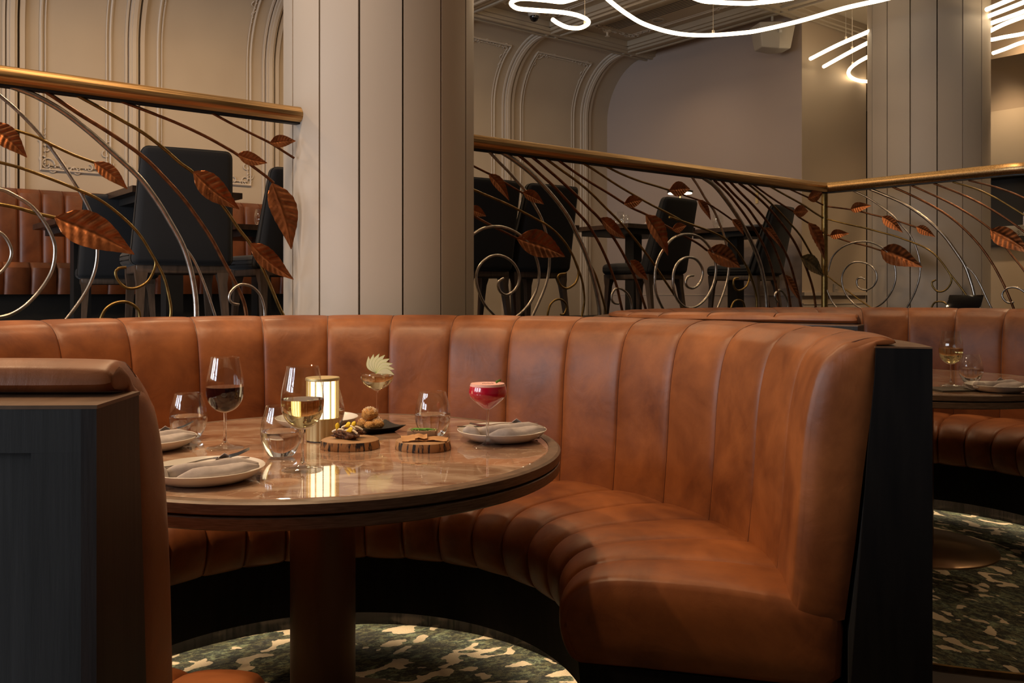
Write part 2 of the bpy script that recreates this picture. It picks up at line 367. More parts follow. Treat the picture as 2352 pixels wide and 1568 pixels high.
def strip(mb, a0, a1, off, q0=0.0, q1=QT):
    ql = [q for q in qs if q0 < q < q1]; ql = [q0]+ql+[q1]
    rows = []
    for q in ql:
        rows.append([wp(a0, q, 0.0), wp(a0, q, off), wp(a1, q, off), wp(a1, q, 0.0)])
    mb.grid(rows)
for a in SEAMS:
    mb = MB()
    strip(mb, a-.075, a-.012, .035); strip(mb, a-.058, a-.030, .048)
    strip(mb, a+.004, a+.035, .028); strip(mb, a-.10, a-.085, .018)
    o = mb.build('pilaster', M['trim'], wl, smooth=True, angle=30)
    mb = MB(); strip(mb, a-.012, a+.004, .004); mb.build('pilaster_groove', M['groove'], wl)
def mould(path, r, parent, name='panel_moulding', closed=True):
    pts = [wp(a, q, .006) for a, q in path]
    return MB().tube(pts, r, 6, closed).build(name, M['trim'], parent)
def ornament(mb, a, q, sa, sq, fn, s=1.0):
    # rocaille corner: two opposed scrolls and a run of beads
    def spiral(ca, cq, r0, turns, dirn, ph):
        pts = []
        for i in range(15):
            t = i/14; r = r0*(1-t*.8); an = ph+dirn*turns*2*pi*t
            pts.append(fn(ca+r*cos(an), cq+r*sin(an), .006))
        mb.tube(pts, [.0058*s*(1-.4*i/14) for i in range(15)], 5)
    for k in range(3):
        d = .05+.075*k
        spiral(a+sa*d*s, q+sq*.012*s*(1 if k % 2 else -1), .030*s, .8, sa*(1 if k % 2 else -1), pi/2*k)
        spiral(a+sa*.012*s*(1 if k % 2 else -1), q+sq*d*s, .030*s, .8, -sa*(1 if k % 2 else -1), pi/2*k+.5)
    spiral(a+sa*.02*s, q+sq*.02*s, .05*s, 1.1, sa*sq, 0)
    for k in range(7):
        for (da, dq) in ((sa*(.03+.04*k), sq*.004), (sa*.004, sq*(.03+.04*k))):
            p = fn(a+da*s, q+dq*s, .010); vs, fs = ico(.0075*s*(1-.06*k)); mb.add([p+v for v in vs], fs)
_ico = None
def ico(r, sub=1):
    bm = bmesh.new(); bmesh.ops.create_icosphere(bm, subdivisions=sub, radius=r)
    bm.verts.index_update(); vs = [v.co.copy() for v in bm.verts]; fs = [tuple(v.index for v in f.verts) for f in bm.faces]; bm.free(); return vs, fs
for i in range(len(SEAMS)-1):
    a1, a0 = SEAMS[i]-.20, SEAMS[i+1]+.14
    q0, q1 = 1.12, QV+.62
    path = [(a0, q0), (a1, q0)]+[(a1, q) for q in qs if q0 < q < q1]+[(a1, q1), (a0, q1)]+[(a0, q) for q in reversed(qs) if q0 < q < q1]
    for ins, r in ((0, .011), (.028, .006)):
        pp = [(a+(ins if a == a0 else -ins), q+(ins if q == q0 else (-ins if q == q1 else 0))) for a, q in path]
        mould(pp, r, wl)
    mb = MB()
    for a_, sa in ((a0+.02, 1), (a1-.02, -1)):
        ornament(mb, a_, q0+.02, sa, 1, wp); ornament(mb, a_, q1-.02, sa, -1, wp)
    mb.build('plaster_ornament', M['trim'], wl)
# grey end wall with the projecting side return
st('wall_right', MB().obox(G_A, G_A+.15, .864, BW+.12, P, ZC+.08), M['wall_mauve'])
st('wall_return', MB().obox(G_A+.002, 2.11, .86, 1.0, P, ZC+.08), M['wall_side'])
st('trim_2', MB().obox(G_A-.006, G_A, .86, BW, 1.10, 1.105).obox(G_A-.006, 2.1, .845, .86, P, 1.02).obox(G_A, 2.1, .835, .86, 1.10, 1.13).obox(G_A, 2.1, .84, .86, 1.02, 1.03), M['trim'])
# walls out of view that close the room
st('wall_back', MB().obox(AL, AR, BF-.1, BF, 0, ZC+.1), M['wall_warm'])
st('wall_far', MB().obox(AR, AR+.1, BF, BW, 0, ZC+.1), M['wall_side'])
# window wall left of the camera
mb = MB(); edges = sorted([b for c in WIN_B for b in (c-.6, c+.6)]); lo = BF
for i in range(0, len(edges), 2):
    mb.obox(AL-.15, AL, lo, edges[i], 0, ZC+.1); lo = edges[i+1]
mb.obox(AL-.15, AL, lo, BW+.1, 0, ZC+.1)
for c in WIN_B: mb.obox(AL-.15, AL, c-.6, c+.6, 0, .58); mb.obox(AL-.15, AL, c-.6, c+.6, 2.92, ZC+.1)
st('wall_window_side', mb, M['wall_warm'])
for k, c in enumerate(WIN_B):
    mb = MB()
    for bb in (-.6, -.02, .56): mb.obox(AL+.09, AL+.13, c+bb, c+bb+.04, .58, 2.92)
    for zz in (.58, 1.35, 2.12, 2.88): mb.obox(AL+.09, AL+.13, c-.6, c+.6, zz, zz+.04)
    st('window_%d' % (k+1), mb, M['ironframe'])
# ceiling mouldings: edge of the cove, cross beams, coffer frames
ce = MB()
def ribs(mb, kind, c, lo, hi, prof):           # prof: list of (offset0, offset1, depth)
    for o0, o1, d in prof:
        if kind == 'a': mb.obox(lo, hi, c+o0, c+o1, ZC+.05-d, ZC+.06)
        else: mb.obox(c+o0, c+o1, lo, hi, ZC+.05-d, ZC+.06)
beam = [(-.13, .13, .05), (-.105, .105, .075), (-.07, -.045, .095), (.045, .07, .095), (-.02, .02, .085)]
BEAM_A = [.72, -.32, -1.38, -2.45, -3.5, -4.6, -5.7]
for a in BEAM_A: ribs(ce, 'b', a, -7.5, BW-CR_B, beam)
for b in (BW-CR_B-.05, .87, -1.1, -3.1): ribs(ce, 'a', b, AL, AR if b < .9 else G_A, [(-.10, .10, .05), (-.08, .08, .08), (-.05, -.02, .10), (.03, .05, .10)])
st('trim_3', ce, M['ceiling'])
def cp(a, b, off=0.0): return W(a, b, ZC+.05-off)
mb = MB(); cells = [.72]+BEAM_A[1:]
rowsb = [(.87+.12, BW-CR_B-.17), (-1.1+.12, .87-.12), (-3.1+.12, -1.1-.12)]
for i in range(5):
    for (b0, b1) in rowsb:
        a1, a0 = BEAM_A[i]-.24, BEAM_A[i+1]+.24
        b0_, b1_ = b0+.14, b1-.14
        for ins in (0, .03):
            mb.tube([cp(a0+ins, b0_+ins), cp(a1-ins, b0_+ins), cp(a1-ins, b1_-ins), cp(a0+ins, b1_-ins)], .011 if not ins else .006, 6, True)
        for a_, sa in ((a0, 1), (a1, -1)):
            ornament(mb, a_, b0_, sa, 1, cp, 1.1); ornament(mb, a_, b1_, sa, -1, cp, 1.1)
st('trim_4', mb, M['trim'], smooth=True)
# far right kitchen pass
KB = -1.0
st('wall_pass', MB().obox(3.0, 3.1, -6.5, 1.5, P, 2.86), mat('pass_wall', (.60, .52, .40), .8))
mb = MB(); rows = []
for b in (-6.5, 1.5):
    rows.append([W(3.0-.45+.45*cos(t*pi/16), b, 2.86+.30*sin(t*pi/16)) for t in range(9)])
mb.grid(rows); st('trim_5', mb, M['wall_side'], smooth=True)
st('trim_6', MB().obox(2.15, 2.56, -6.5, 1.5, 3.15, ZC+.06), M['wall_side'])

# ---------------------------------------------------------------- columns
def column(cx, cy, r, ph, label, z0):
    root = empty('column', (cx, cy, z0)); tag(root, label, 'column', 'round panelled columns')
    H = ZC-z0; n = 15; g = R(1.1)
    MB().lathe([(r-.022, 0), (r-.022, H)], 60).build('column_core', M['groove'], root)
    for k in range(n):
        a0 = ph+2*pi*k/n+g/2; a1 = ph+2*pi*(k+1)/n-g/2
        pts = [(r*cos(a0), r*sin(a0)), (r*cos(a1), r*sin(a1))]
        am = (a0+a1)/2
        mid = (r*1.006*cos(am), r*1.006*sin(am))
        ri = r-.025; q = [pts[0], mid, pts[1], (ri*cos(a1), ri*sin(a1)), (ri*cos(a0), ri*sin(a0))]
        m = MB().grid([[(x, y, z) for x, y in q] for z in (0, H)], cv=True)
        m.build('column_board', M['board'], root, smooth=True, angle=30)
    return root
c1 = onplane(873, 668, O+V*.05, V); 
column(c1.x, c1.y, 215/F*c1.y*1.0, R(-90-2.9), 'round column clad in tall vertical boards behind the main booth, where the left railing ends', 0)
column(at(2130, 668, 6.73).x, 6.73, 128/F*6.73, R(-90-16.7), 'round column clad in tall vertical boards behind the right-hand railing', P)

# ---------------------------------------------------------------- booth
A0, A1 = R(-15), R(273.2)
SE = [R(-15)+R(11.675)*k for k in range(9)]+[R(78.4)+R((273.2-78.4)/17)*k for k in range(1, 18)]
def channel_angles(a0=A0, a1=A1):
    out = []
    for i in range(len(SE)-1):
        for f in (0, .015, .04, .08, .16, .28, .42, .58, .72, .84, .92, .96, .985):
            out.append((SE[i]+(SE[i+1]-SE[i])*f, f))
    out.append((SE[-1], 1.0)); return out
def sweep_cushion(prof, wts, B, endr, bulge_end=.012, pucker=0, split=20, insw=None):
    n = len(prof); pv = [Vector((p[0], p[1])) for p in prof]; nm = []
    cen = Vector((sum(p.x for p in pv)/n, sum(p.y for p in pv)/n))
    for i in range(n):
        t = (pv[(i+1) % n]-pv[i-1]); m = Vector((t.y, -t.x)); m.normalize(); nm.append(m)
    area_ = sum(pv[i-1].x*pv[i].y-pv[i].x*pv[i-1].y for i in range(n))
    if area_ < 0: nm = [-m for m in nm]
    mb = MB(); rows = []
    chs = channel_angles(); rmid = 1.0
    # extra rows at both ends for the rounded edge
    def row(a, f, ins):
        a_ = abs(2*f-1); b = B*(.45*(1-a_**2.4)+.55*(1-a_**14))
        out = []
        for i in range(n):
            p = pv[i]+nm[i]*(b*wts[i])-nm[i]*(ins*(insw[i] if insw else 1))
            if pucker and wts[i] > .5: p -= nm[i]*pucker*(.5+.5*sin(i*2.1+f*9))*(1-b/B)*.5
            out.append((p.x*cos(a), p.x*sin(a), p.y))
        return out
    er = endr; mid = pv[n//4].x
    ends = []
    for j in range(5):
        th = j/4*pi/2; d = er*(1-sin(th)); ins = er*(1-cos(pi/2-th)) if False else er*(1-sqrt(max(0, 1-(1-d/er-0)**2))) 
        ends.append((d, ins))
    # d: angular distance from the end plane, ins: inset at that distance
    E = []
    for j in range(5):
        t = j/4; d = er*t; ins = er*(1-sqrt(max(0.0, 1-(1-t)**2))); E.append((d, ins))
    for d, ins in E: rows.append(row(A0+d/mid, max(.06, d/mid/(SE[1]-SE[0])), ins))
    for a, f in chs:
        if a > A0+er/mid+.004 and a < A1-er/mid-.004: rows.append(row(a, f, 0))
    for d, ins in reversed(E): rows.append(row(A1-d/mid, 1-max(.06, d/mid/(SE[-1]-SE[-2])), ins))
    mb.grid(rows, cv=True)
    # bulged end caps, ruled between the two halves of the outline
    def rs(pts, k):
        L_ = [0]
        for p, q in zip(pts, pts[1:]): L_.append(L_[-1]+(q-p).length)
        out = []; i_ = 0
        for j in range(k+1):
            t = L_[-1]*j/k
            while i_ < len(pts)-2 and L_[i_+1] < t: i_ += 1
            out.append(pts[i_].lerp(pts[i_+1], min(1, max(0, (t-L_[i_])/max(L_[i_+1]-L_[i_], 1e-9)))))
        return out
    for rw, sgn, aa in ((rows[0], -1, A0), (rows[-1], 1, A1)):
        V_ = [Vector(p) for p in rw]; out = Vector((-sin(aa), cos(aa), 0))*sgn; K = 160
        ha = rs(V_[:split+1], K); hb = rs([V_[0]]+V_[:split-1:-1], K); g_ = []
        for k in range(K+1):
            e_ = 1-abs(2*k/K-1)**4
            g_.append([ha[k].lerp(hb[k], q/12)+out*bulge_end*e_*(1-abs(q/6-1)**3) for q in range(13)])
        mb.grid(g_)
    return mb, pv, nm
def resamp(pts, k):
    return [(p.x, p.y) for p in (smooth_path([(x, y, 0) for x, y in pts], k))]
back_front = resamp([(1.128, .43), (1.138, .52), (1.150, .65), (1.158, .78), (1.170, .88), (1.192, .965), (1.228, 1.015), (1.272, 1.036), (1.314, 1.042), (1.340, 1.035)], 4)
back_rear = [(1.344, 1.031), (1.336, 1.0265), (1.306, 1.025), (1.296, .90), (1.278, .75), (1.262, .60), (1.240, .43), (1.19, .418), (1.145, .42)]
back_prof = back_front+back_rear
back_w = [min(1, .35+i*.09) if i < 8 else 1.0 for i in range(len(back_front))]
for i in range(len(back_front)-4, len(back_front)): back_w[i] = .8-.15*(i-len(back_front)+4)
back_w = [min(w_, .30) if z_ > 1.03 else (min(w_, .6) if z_ > 1.0 else w_) for w_, (x_, z_) in zip(back_w, back_front)]
back_w += [.1, 0, 0, 0, 0, 0, 0, 0, .1]
seat_front = resamp([(1.20, .452), (1.09, .462), (.96, .468), (.83, .468), (.73, .462), (.665, .443), (.628, .405), (.622, .36), (.632, .31), (.642, .282)], 4)
seat_prof = seat_front+[(.66, .272), (.80, .272), (1.0, .272), (1.20, .272), (1.235, .30), (1.24, .40), (1.235, .44)]
seat_w = [min(1, .2+i*.12) if i < 8 else 1.0 for i in range(len(seat_front))]+[.3, 0, 0, 0, 0, 0, 0]
for i in range(len(seat_front)-5, len(seat_front)): seat_w[i] = .9-.12*(i-len(seat_front)+5)

def sweep_solid(prof, a0, a1, n):
    mb = MB(); rows = []
    for i in range(n+1):
        a = a0+(a1-a0)*i/n; rows.append([(r*cos(a), r*sin(a), z) for r, z in prof])
    mb.grid(rows, cv=True); k = len(prof); mb.f.append(tuple(range(k))); mb.f.append(tuple(n*k+j for j in range(k))[::-1]); return mb
C1 = (-.478, 2.224); C2 = (1.78, 3.90)
booth = empty('curved_booth', (C1[0], C1[1], 0))
tag(booth, 'curved tan leather booth with upright channelled back wrapped round the large marble table in front', 'booth', 'curved leather booths')
nf_ = len(back_front)
back_i = [1.0]*(nf_-9)+[.9, .8, .65, .5, .4, .3, .25, .2, .2]+[.15, .1, .05, 0, 0, 0, 0, 0, .2]
mb, pv, nm = sweep_cushion(back_prof, back_w, .014, .016, bulge_end=.010, split=nf_-1, insw=back_i)
bk = mb.build('backrest', M['leather'], booth, angle=75)
def pipe(prof_pts, ang, r, name, parent, closed=True):
    MB().tube([(x*cos(ang), x*sin(ang), z) for x, z in prof_pts], r, 6, closed).build(name, M['piping'], parent)
for ang, sg in ((A0, 1), (A1, -1)):
    pipe([(x+(.002 if x < 1.2 else 0), z-.002) for x, z in back_front], ang+sg*.007, .0032, 'piping', bk, False)
mb, pv, nm = sweep_cushion(seat_prof, seat_w, .020, .016, pucker=.002, split=28)
se = mb.build('seat_cushion', M['leather'], booth, angle=38)
for ang, sg in ((A0, 1), (A1, -1)): pipe([(x+.002 if x < .7 else x, z-.002) for x, z in seat_front], ang+sg*.009, .0032, 'piping', se, False)
ext = R(.9)
shell = sweep_solid([(1.248, .10), (1.248, .40), (1.27, .60), (1.30, .90), (1.31, 1.020), (1.402, 1.020), (1.402, .10)], A0, A1, 110).build('booth_shell', M['grey_wood'], booth, angle=30)
sweep_solid([(1.30, 1.020), (1.30, 1.0235), (1.4125, 1.0235), (1.4125, 1.020)], A0-.0105, A1+.0105, 110).build('top_cap', M['cap_wood'], booth, angle=30)
# panel framing on the outside of the shell
fr = MB()
for z0, z1 in ((.980, 1.020), (.10, .16)):
    m2 = sweep_solid([(1.400, z0), (1.400, z1), (1.412, z1), (1.412, z0)], A0, A1, 110); fr.add(m2.v, m2.f)
ns = 9
for k in range(ns+1):
    a = A0+(A1-A0)*k/ns; hw = .045/1.41
    a_, b_ = (a, a+hw) if k == 0 else ((a-hw, a) if k == ns else (a-hw/2, a+hw/2))
    m2 = sweep_solid([(1.400, .16), (1.400, .980), (1.412, .980), (1.412, .16)], a_, b_, 4); fr.add(m2.v, m2.f)
fr.build('shell_framing', M['grey_wood'], booth, angle=30)
endp = [(1.232, .0), (1.262, .45), (1.286, .80), (1.300, .96), (1.302, 1.020), (1.412, 1.020), (1.412, 0)]
sweep_solid(endp, A0-.010, A0+.0, 1).build('end_panel', M['black_wood'], booth, smooth=False)
sweep_solid(endp, A1, A1+.010, 1).build('end_panel', M['brown_wood'], booth, smooth=False)
base = sweep_solid([(.672, .084), (.655, .272), (1.25, .272), (1.25, .100), (.690, .100), (.690, .084)], A0+.004, A1-.004, 110).build('seat_base', M['black_wood'], booth, angle=30)
sweep_solid([(.760, 0), (.760, .099), (1.40, .099), (1.40, 0)], A0+.01, A1-.01, 110).build('plinth', M['plinth'], booth, angle=30)
sweep_solid([(.700, .093), (.700, .099), (.722, .099), (.722, .093)], A0+.03, A1-.03, 90).build('light_strip', M['led'], booth, angle=30)
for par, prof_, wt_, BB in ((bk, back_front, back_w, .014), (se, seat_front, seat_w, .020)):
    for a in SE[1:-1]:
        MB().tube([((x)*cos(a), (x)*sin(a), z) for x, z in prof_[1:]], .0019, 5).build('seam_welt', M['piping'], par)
for ch in kids(booth):      # the arm nearest the camera stands a touch taller
    for v in ch.data.vertices:
        a_ = math.degrees(atan2(v.co.y, v.co.x)) % 360
        t = min(1, max(0, (a_-200)/70)) if a_ < 300 else 0
        v.co.z *= 1+.012*t*t*(3-2*t)
        if ch == bk: v.co.z += .013*t*t*(3-2*t)*min(1, max(0, (v.co.z-1.038)/.014))
    for g_ in kids(ch):
        for v in g_.data.vertices:
            a_ = math.degrees(atan2(v.co.y, v.co.x)) % 360
            if 200 < a_ < 300:
                t = min(1, (a_-200)/70); v.co.z *= 1+.012*t*t*(3-2*t)
                if ch == bk: v.co.z += .013*t*t*(3-2*t)*min(1, max(0, (v.co.z-1.038)/.014))
b2 = dup(booth, (C2[0], C2[1], 0), R(-34.6), 'second curved tan leather booth, farther back at the right edge behind the black end panel')

# carpets inside both booths
for nme, C_ in (('main', C1), ('right', C2)):
    rug = empty('round_carpet', (C_[0], C_[1], .0), .4 if nme == 'main' else 2.0)
    tag(rug, 'patterned green and beige carpet under the %s' % ('main booth and its pedestal table' if nme == 'main' else 'right-hand booth, edged with a thin metal strip'), 'carpet')
    MB().lathe([(0, .012), (1.335, .012), (1.335, 0)], 96).build('carpet_pile', M['carpet'], rug)
    MB().lathe([(1.336, 0), (1.336, .016), (1.348, .016), (1.348, 0)], 96).build('edge_strip', M['brass'], rug)

# ---------------------------------------------------------------- pedestal tables
tb = empty('pedestal_table', (C1[0], C1[1], 0)); tag(tb, 'large round table with polished brown marble top and dark bronze pedestal inside the main booth', 'table', 'round marble tables')
MB().lathe([(0, .7505), (.567, .7505), (.570, .749), (.570, .735)], 128).build('marble_top', M['marble'], tb, angle=20)
MB().lathe([(.5705, .735), (.5705, .7500), (.594, .7500), (.600, .746), (.600, .728), (.598, .726), (.578, .726), (.578, .721), (.596, .721), (.598, .719), (.598, .699), (.594, .696), (0, .696)], 128).build('table_rim', M['rim_wood'], tb, angle=30)
MB().lathe([(.081, .012), (.081, .70)], 64).build('pedestal', M['bronze'], tb)
MB().lathe([(.081, .026), (.20, .025), (.325, .022), (.338, .018), (.340, .012)], 96).build('base_plate', M['bronze_plate'], tb)
dup(tb, (C2[0], C2[1], 0), 1.0, 'round marble pedestal table in the right-hand booth, half hidden by the black end panel')

# ---------------------------------------------------------------- railing ironwork
def plane_pts(pts, tr, p0, n):
    s, ox, oy = tr; return [onplane(ox+x/s, oy+y/s, p0, n) for x, y in pts]
T1 = (2.45, 0, 120); T3 = (3.564, 1060, 300); T4 = (4.3545, 1480, 380); T5 = (4.3557, 1860, 380)
LN = (O.copy(), V.copy()); RN = (O.copy(), U.copy())
def rod(root, tr, pts, r, m, pl=LN, down=False, name='stem', off=0.0, taper=False, fine=False):
    org = root.location
    q = plane_pts(pts, tr, pl[0]+pl[1]*off, pl[1])
    q = smooth_path(q, 5)
    if down and q[-1].z > P+.06:
        d = q[-1]-q[-4]; d.normalize()
        if d.z > -.2: d = Vector((d.x, d.y, -.8)).normalized()
        t = (q[-1].z-(P+.055))/(-d.z); e = q[-1]+d*t
        q += [q[-1].lerp(e, k/4) for k in range(1, 5)]
    r *= 1.3; rr = r if not taper else [r*(1-.45*i/(len(q)-1)) for i in range(len(q))]
    return MB().tube(q, rr, 12).build(name, M[m], root, origin=org)
LEAFW = [(0, .02), (.06, .36), (.15, .74), (.27, .97), (.38, 1.0), (.52, .90), (.66, .68), (.78, .44), (.88, .24), (.95, .11), (1, .01)]
def leafw(u):
    for (a, b), (c, d) in zip(LEAFW, LEAFW[1:]):
        if u <= c:
            t = (u-a)/(c-a); t = t*t*(3-2*t)*.35+t*.65; return b+(d-b)*t
    return 0
def leaf(root, tr, b, t, wd=.36, pl=LN, side=1, m='copper_leaf', bend=.10, ribs_=9):
    org = root.location; n = pl[1].copy()
    if n.y > 0 or (n.y == 0): n = -n
    if (Vector((0, 0, CZ))-pl[0]).dot(n) < 0: n = -n
    pb, pt = plane_pts([b, t], tr, pl[0]+n*.014, pl[1])
    ax = pt-pb; Ln = ax.length; ax.normalize(); sd = n.cross(ax).normalized()
    mb = MB(); NU, NV = 40, 12; front = []; back = []
    for i in range(NU+1):
        u = i/NU; hw = .5*wd*Ln*leafw(u)+.0008
        c = pb+ax*(Ln*u)+sd*(side*bend*Ln*sin(pi*u)*.35)+n*(.03*Ln*sin(pi*u)+.05*Ln*(u-.5)*side)
        rf, rb = [], []
        for j in range(NV+1):
            s = -1+2*j/NV; a = abs(s)
            h = .22*hw*a + 0.052*hw*sin(2*pi*(ribs_*u-a*1.1))*min(1, a*2.2)*(1-.6*a)*1.7 - (.09*hw if a < .05 else 0)
            
            p = c+sd*(s*hw)+n*h
            rf.append(p+n*.0009); rb.append(p-n*.0009)
        front.append(rf); back.append(rb[::-1])
    rows = [f+b_ for f, b_ in zip(front, back)]
    mb.grid(rows, cv=True)
    return mb.build('leaf', M[m], root, origin=org, angle=80)
def rail_bar(root, pts, name='handrail', rx=.030):
    org = root.location; m = MB(); rows = []; n = len(pts)
    for i, p in enumerate(pts):
        t = (pts[min(i+1, n-1)]-pts[max(i-1, 0)]); t.z = 0; t.normalize(); s = Vector((-t.y, t.x, 0))
        # section: round bar with a shallow flute on top and a flat shoe beneath
        sec = []
        for k in range(24):
            a = 2*pi*k/24; r = rx*(1+.05*cos(6*a)*(1 if sin(a) > .1 else 0))
            x = r*cos(a)*1.12; z = r*sin(a)*.92
            if sin(a) < -.75: z = -rx*.80
            sec.append((x, z))
        rows.append([p+s*x+Vector((0, 0, z)) for x, z in sec])
    m.grid(rows, cv=True); b = len(m.v)-n*24; m.f.append(tuple(range(b, b+24))); m.f.append(tuple(range(b+(n-1)*24, b+n*24))[::-1])
    o = m.build(name, M['rail'], root, origin=org, angle=25)
    shoe = MB(); rows = []
    for i, p in enumerate(pts):
        t = (pts[min(i+1, n-1)]-pts[max(i-1, 0)]); t.z = 0; t.normalize(); s = Vector((-t.y, t.x, 0))
        rows.append([p+s*x+Vector((0, 0, z)) for x, z in ((-.018, -rx*.8), (.018, -rx*.8), (.018, -rx*.8-.008), (-.018, -rx*.8-.008))])
    shoe.grid(rows, cv=True); shoe.build('rail_shoe', M['dark'], root, origin=org, smooth=False)
    return o
ZR = CZ+(HY-432)/F*6.5+.0
# s = distance along U from the corner
def Lp(s, z=ZR): return W(s, 0, z)
rl = empty('ornamental_railing', W(-4.6, 0, P)); tag(rl, 'brass-topped railing with curling stems and copper leaves at upper left of the nearer column', 'railing', 'ornamental railings')
rr_ = empty('ornamental_railing', W(0, 0, P)); tag(rr_, 'brass-topped railing of curling stems and copper leaves that turns a corner at a brass post', 'railing', 'ornamental railings')
s_end = (onplane(693, 271, O, V)-O).dot(U)
rail_bar(rl, [Lp(s_end-.0-i*.25, ZR+.016) for i in range(0, 16)], rx=.040)
corner_pts = [W(-4.0+i*.25, 0, ZR) for i in range(16)]+[W(-.06, 0, ZR), W(-.025, -.012, ZR), W(-.005, -.03, ZR), W(0, -.07, ZR)]+[W(0, -.2-i*.2, ZR) for i in range(7)]
bend_b = (onplane(2330, 395, O, U)-O).dot(V)
last = [p for p in corner_pts if (p-O).dot(V) > bend_b+.06]
last += [W(0, bend_b, ZR), W(.012, bend_b-.05, ZR-.002), W(.045, bend_b-.09, ZR-.004), W(.10, bend_b-.11, ZR-.006), W(.5, bend_b-.115, ZR-.02)]
start_s = (onplane(1060, 330, O, V)-O).dot(U)
last = [p for p in last if (p-O).dot(U) > start_s-.01]
rail_bar(rr_, last, rx=.042)
MB().tube([W(0, 0, P), W(0, 0, ZR-.02)], .0235, 16).build('corner_post', M['brass'], rr_, origin=rr_.location)
MB().lathe([(0, 0), (.06, 0), (.06, .01), (.03, .016), (.024, .04)], 24, off=(0, 0, 0)).build('post_foot', M['brass'], rr_)
MB().tube([W(s_end-4.0, 0, P+.05), W(s_end-.02, 0, P+.05)], .012, 8).build('bottom_bar', M['brass'], rl, origin=rl.location)
MB().tube([W(start_s, 0, P+.05), W(0, 0, P+.05), W(0, bend_b, P+.05)], .012, 8).build('bottom_bar', M['brass'], rr_, origin=rr_.location)

# --- left railing
rod(rl, T1, [(60,190),(200,245),(350,330),(500,445),(640,570),(780,700),(880,830),(960,960),(1030,1090),(1075,1230),(1100,1380),(1105,1500)], .0085, 'steel', down=True)
rod(rl, T1, [(1040,1100),(1090,1170),(1140,1280),(1190,1420),(1215,1500)], .0045, 'steel', down=True)
rod(rl, T1, [(-200,120),(-100,170),(0,245),(120,350),(240,480),(330,600),(410,720),(470,820),(520,930),(545,1060),(545,1170),(520,1270),(470,1370),(375,1500),(300,1580)], .0050, 'steel', off=.006)
rod(rl, T1, [(-250,330),(-100,385),(75,435),(200,475),(300,525),(420,580),(530,620)], .0042, 'brass')
rod(rl, T1, [(-260,580),(-130,595),(0,620),(130,655),(280,710),(430,770),(560,830),(680,920),(780,1020),(850,1130),(920,1260),(950,1370),(962,1450),(955,1520)], .0045, 'brass', down=True)
rod(rl, T1, [(852,1132),(875,1180),(865,1230),(830,1290),(770,1325),(710,1325),(665,1285),(650,1240),(670,1215),(710,1210)], .0042, 'brass', name='scroll')
rod(rl, T1, [(-260,820),(-120,835),(0,855),(100,875),(200,905),(310,930)], .0052, 'brass')
rod(rl, T1, [(-420,1240),(-360,1000),(-240,840),(-110,770),(0,770),(80,805),(170,860),(240,940),(290,1030),(310,1110),(295,1220),(240,1320),(160,1410),(80,1465),(0,1490),(-150,1500)], .0052, 'steel', name='scroll', off=-.006)
rod(rl, T1, [(-300,1300),(-250,1100),(-150,1010),(-60,1000),(0,1015),(40,1055),(65,1120),(50,1180),(0,1240),(-60,1260),(-120,1230),(-140,1180),(-110,1140)], .0045, 'steel', name='scroll', off=-.006)
rod(rl, T1, [(240,210),(330,270),(450,350),(580,430),(700,510),(820,600),(920,700),(1020,810),(1110,930),(1190,1050),(1260,1180),(1320,1290),(1370,1400),(1388,1490)], .0062, 'copper_rod', down=True)
rod(rl, T1, [(430,240),(540,300),(680,380),(800,450),(920,540),(1010,620),(1090,680),(1200,800),(1280,900),(1340,990),(1410,1080),(1460,1180),(1520,1310),(1570,1430),(1600,1490)], .0055, 'brass', down=True)
rod(rl, T1, [(680,275),(850,340),(1000,400),(1150,470),(1260,530),(1335,575),(1420,640),(1500,700),(1540,735)], .0050, 'copper_rod')
rod(rl, T1, [(1190,340),(1300,400),(1420,460),(1520,510),(1600,560),(1655,595)], .0042, 'copper_rod')
rod(rl, T1, [(1495,1550),(1490,1490),(1485,1430),(1460,1360),(1410,1315),(1350,1308),(1305,1340),(1290,1380),(1305,1410),(1345,1420)], .0045, 'steel', name='scroll', off=-.005)
rod(rl, T1, [(550,1560),(570,1490),(600,1440),(650,1410),(710,1405),(760,1430),(785,1470),(785,1560)], .0045, 'brass', name='scroll')
leaf(rl, T1, (-70,400), (150,592), .48)
leaf(rl, T1, (530,618), (715,770), .38)
leaf(rl, T1, (310,928), (752,1137), .44)
leaf(rl, T1, (1085,672), (1350,882), .42, side=-1)
leaf(rl, T1, (1335,575), (1505,622), .42, side=-1)
leaf(rl, T1, (1535,735), (1635,1108), .42)
leaf(rl, T1, (1405,1075), (1655,1278), .34, side=-1)
leaf(rl, T1, (1520,510), (1662,500), .45)
# --- railing between the columns
r_ = rr_
rod(r_, T3, [(215,160),(300,250),(390,340),(460,420),(520,490),(590,600),(650,710),(690,830),(715,950),(720,1060),(710,1180),(680,1290),(630,1410),(570,1540)], .0060, 'steel', off=.006)
rod(r_, T3, [(320,170),(430,240),(560,340),(680,460),(790,590),(880,720),(950,860),(1010,990),(1060,1140),(1100,1290),(1125,1430),(1132,1520)], .0095, 'steel', down=True)
rod(r_, T3, [(1050,1090),(1100,1190),(1140,1320),(1170,1430),(1185,1510)], .0050, 'brass', down=True)
rod(r_, T3, [(440,180),(540,260),(650,360),(760,460),(860,570),(950,670),(1030,760),(1110,890),(1170,1010),(1220,1130),(1270,1270),(1300,1400),(1315,1470)], .0062, 'copper_rod', down=True)
rod(r_, T3, [(545,190),(660,280),(790,390),(920,510),(1030,620),(1130,720),(1220,840),(1290,950),(1350,1060),(1410,1180),(1460,1310),(1490,1400),(1510,1465)], .0062, 'copper_rod', down=True)
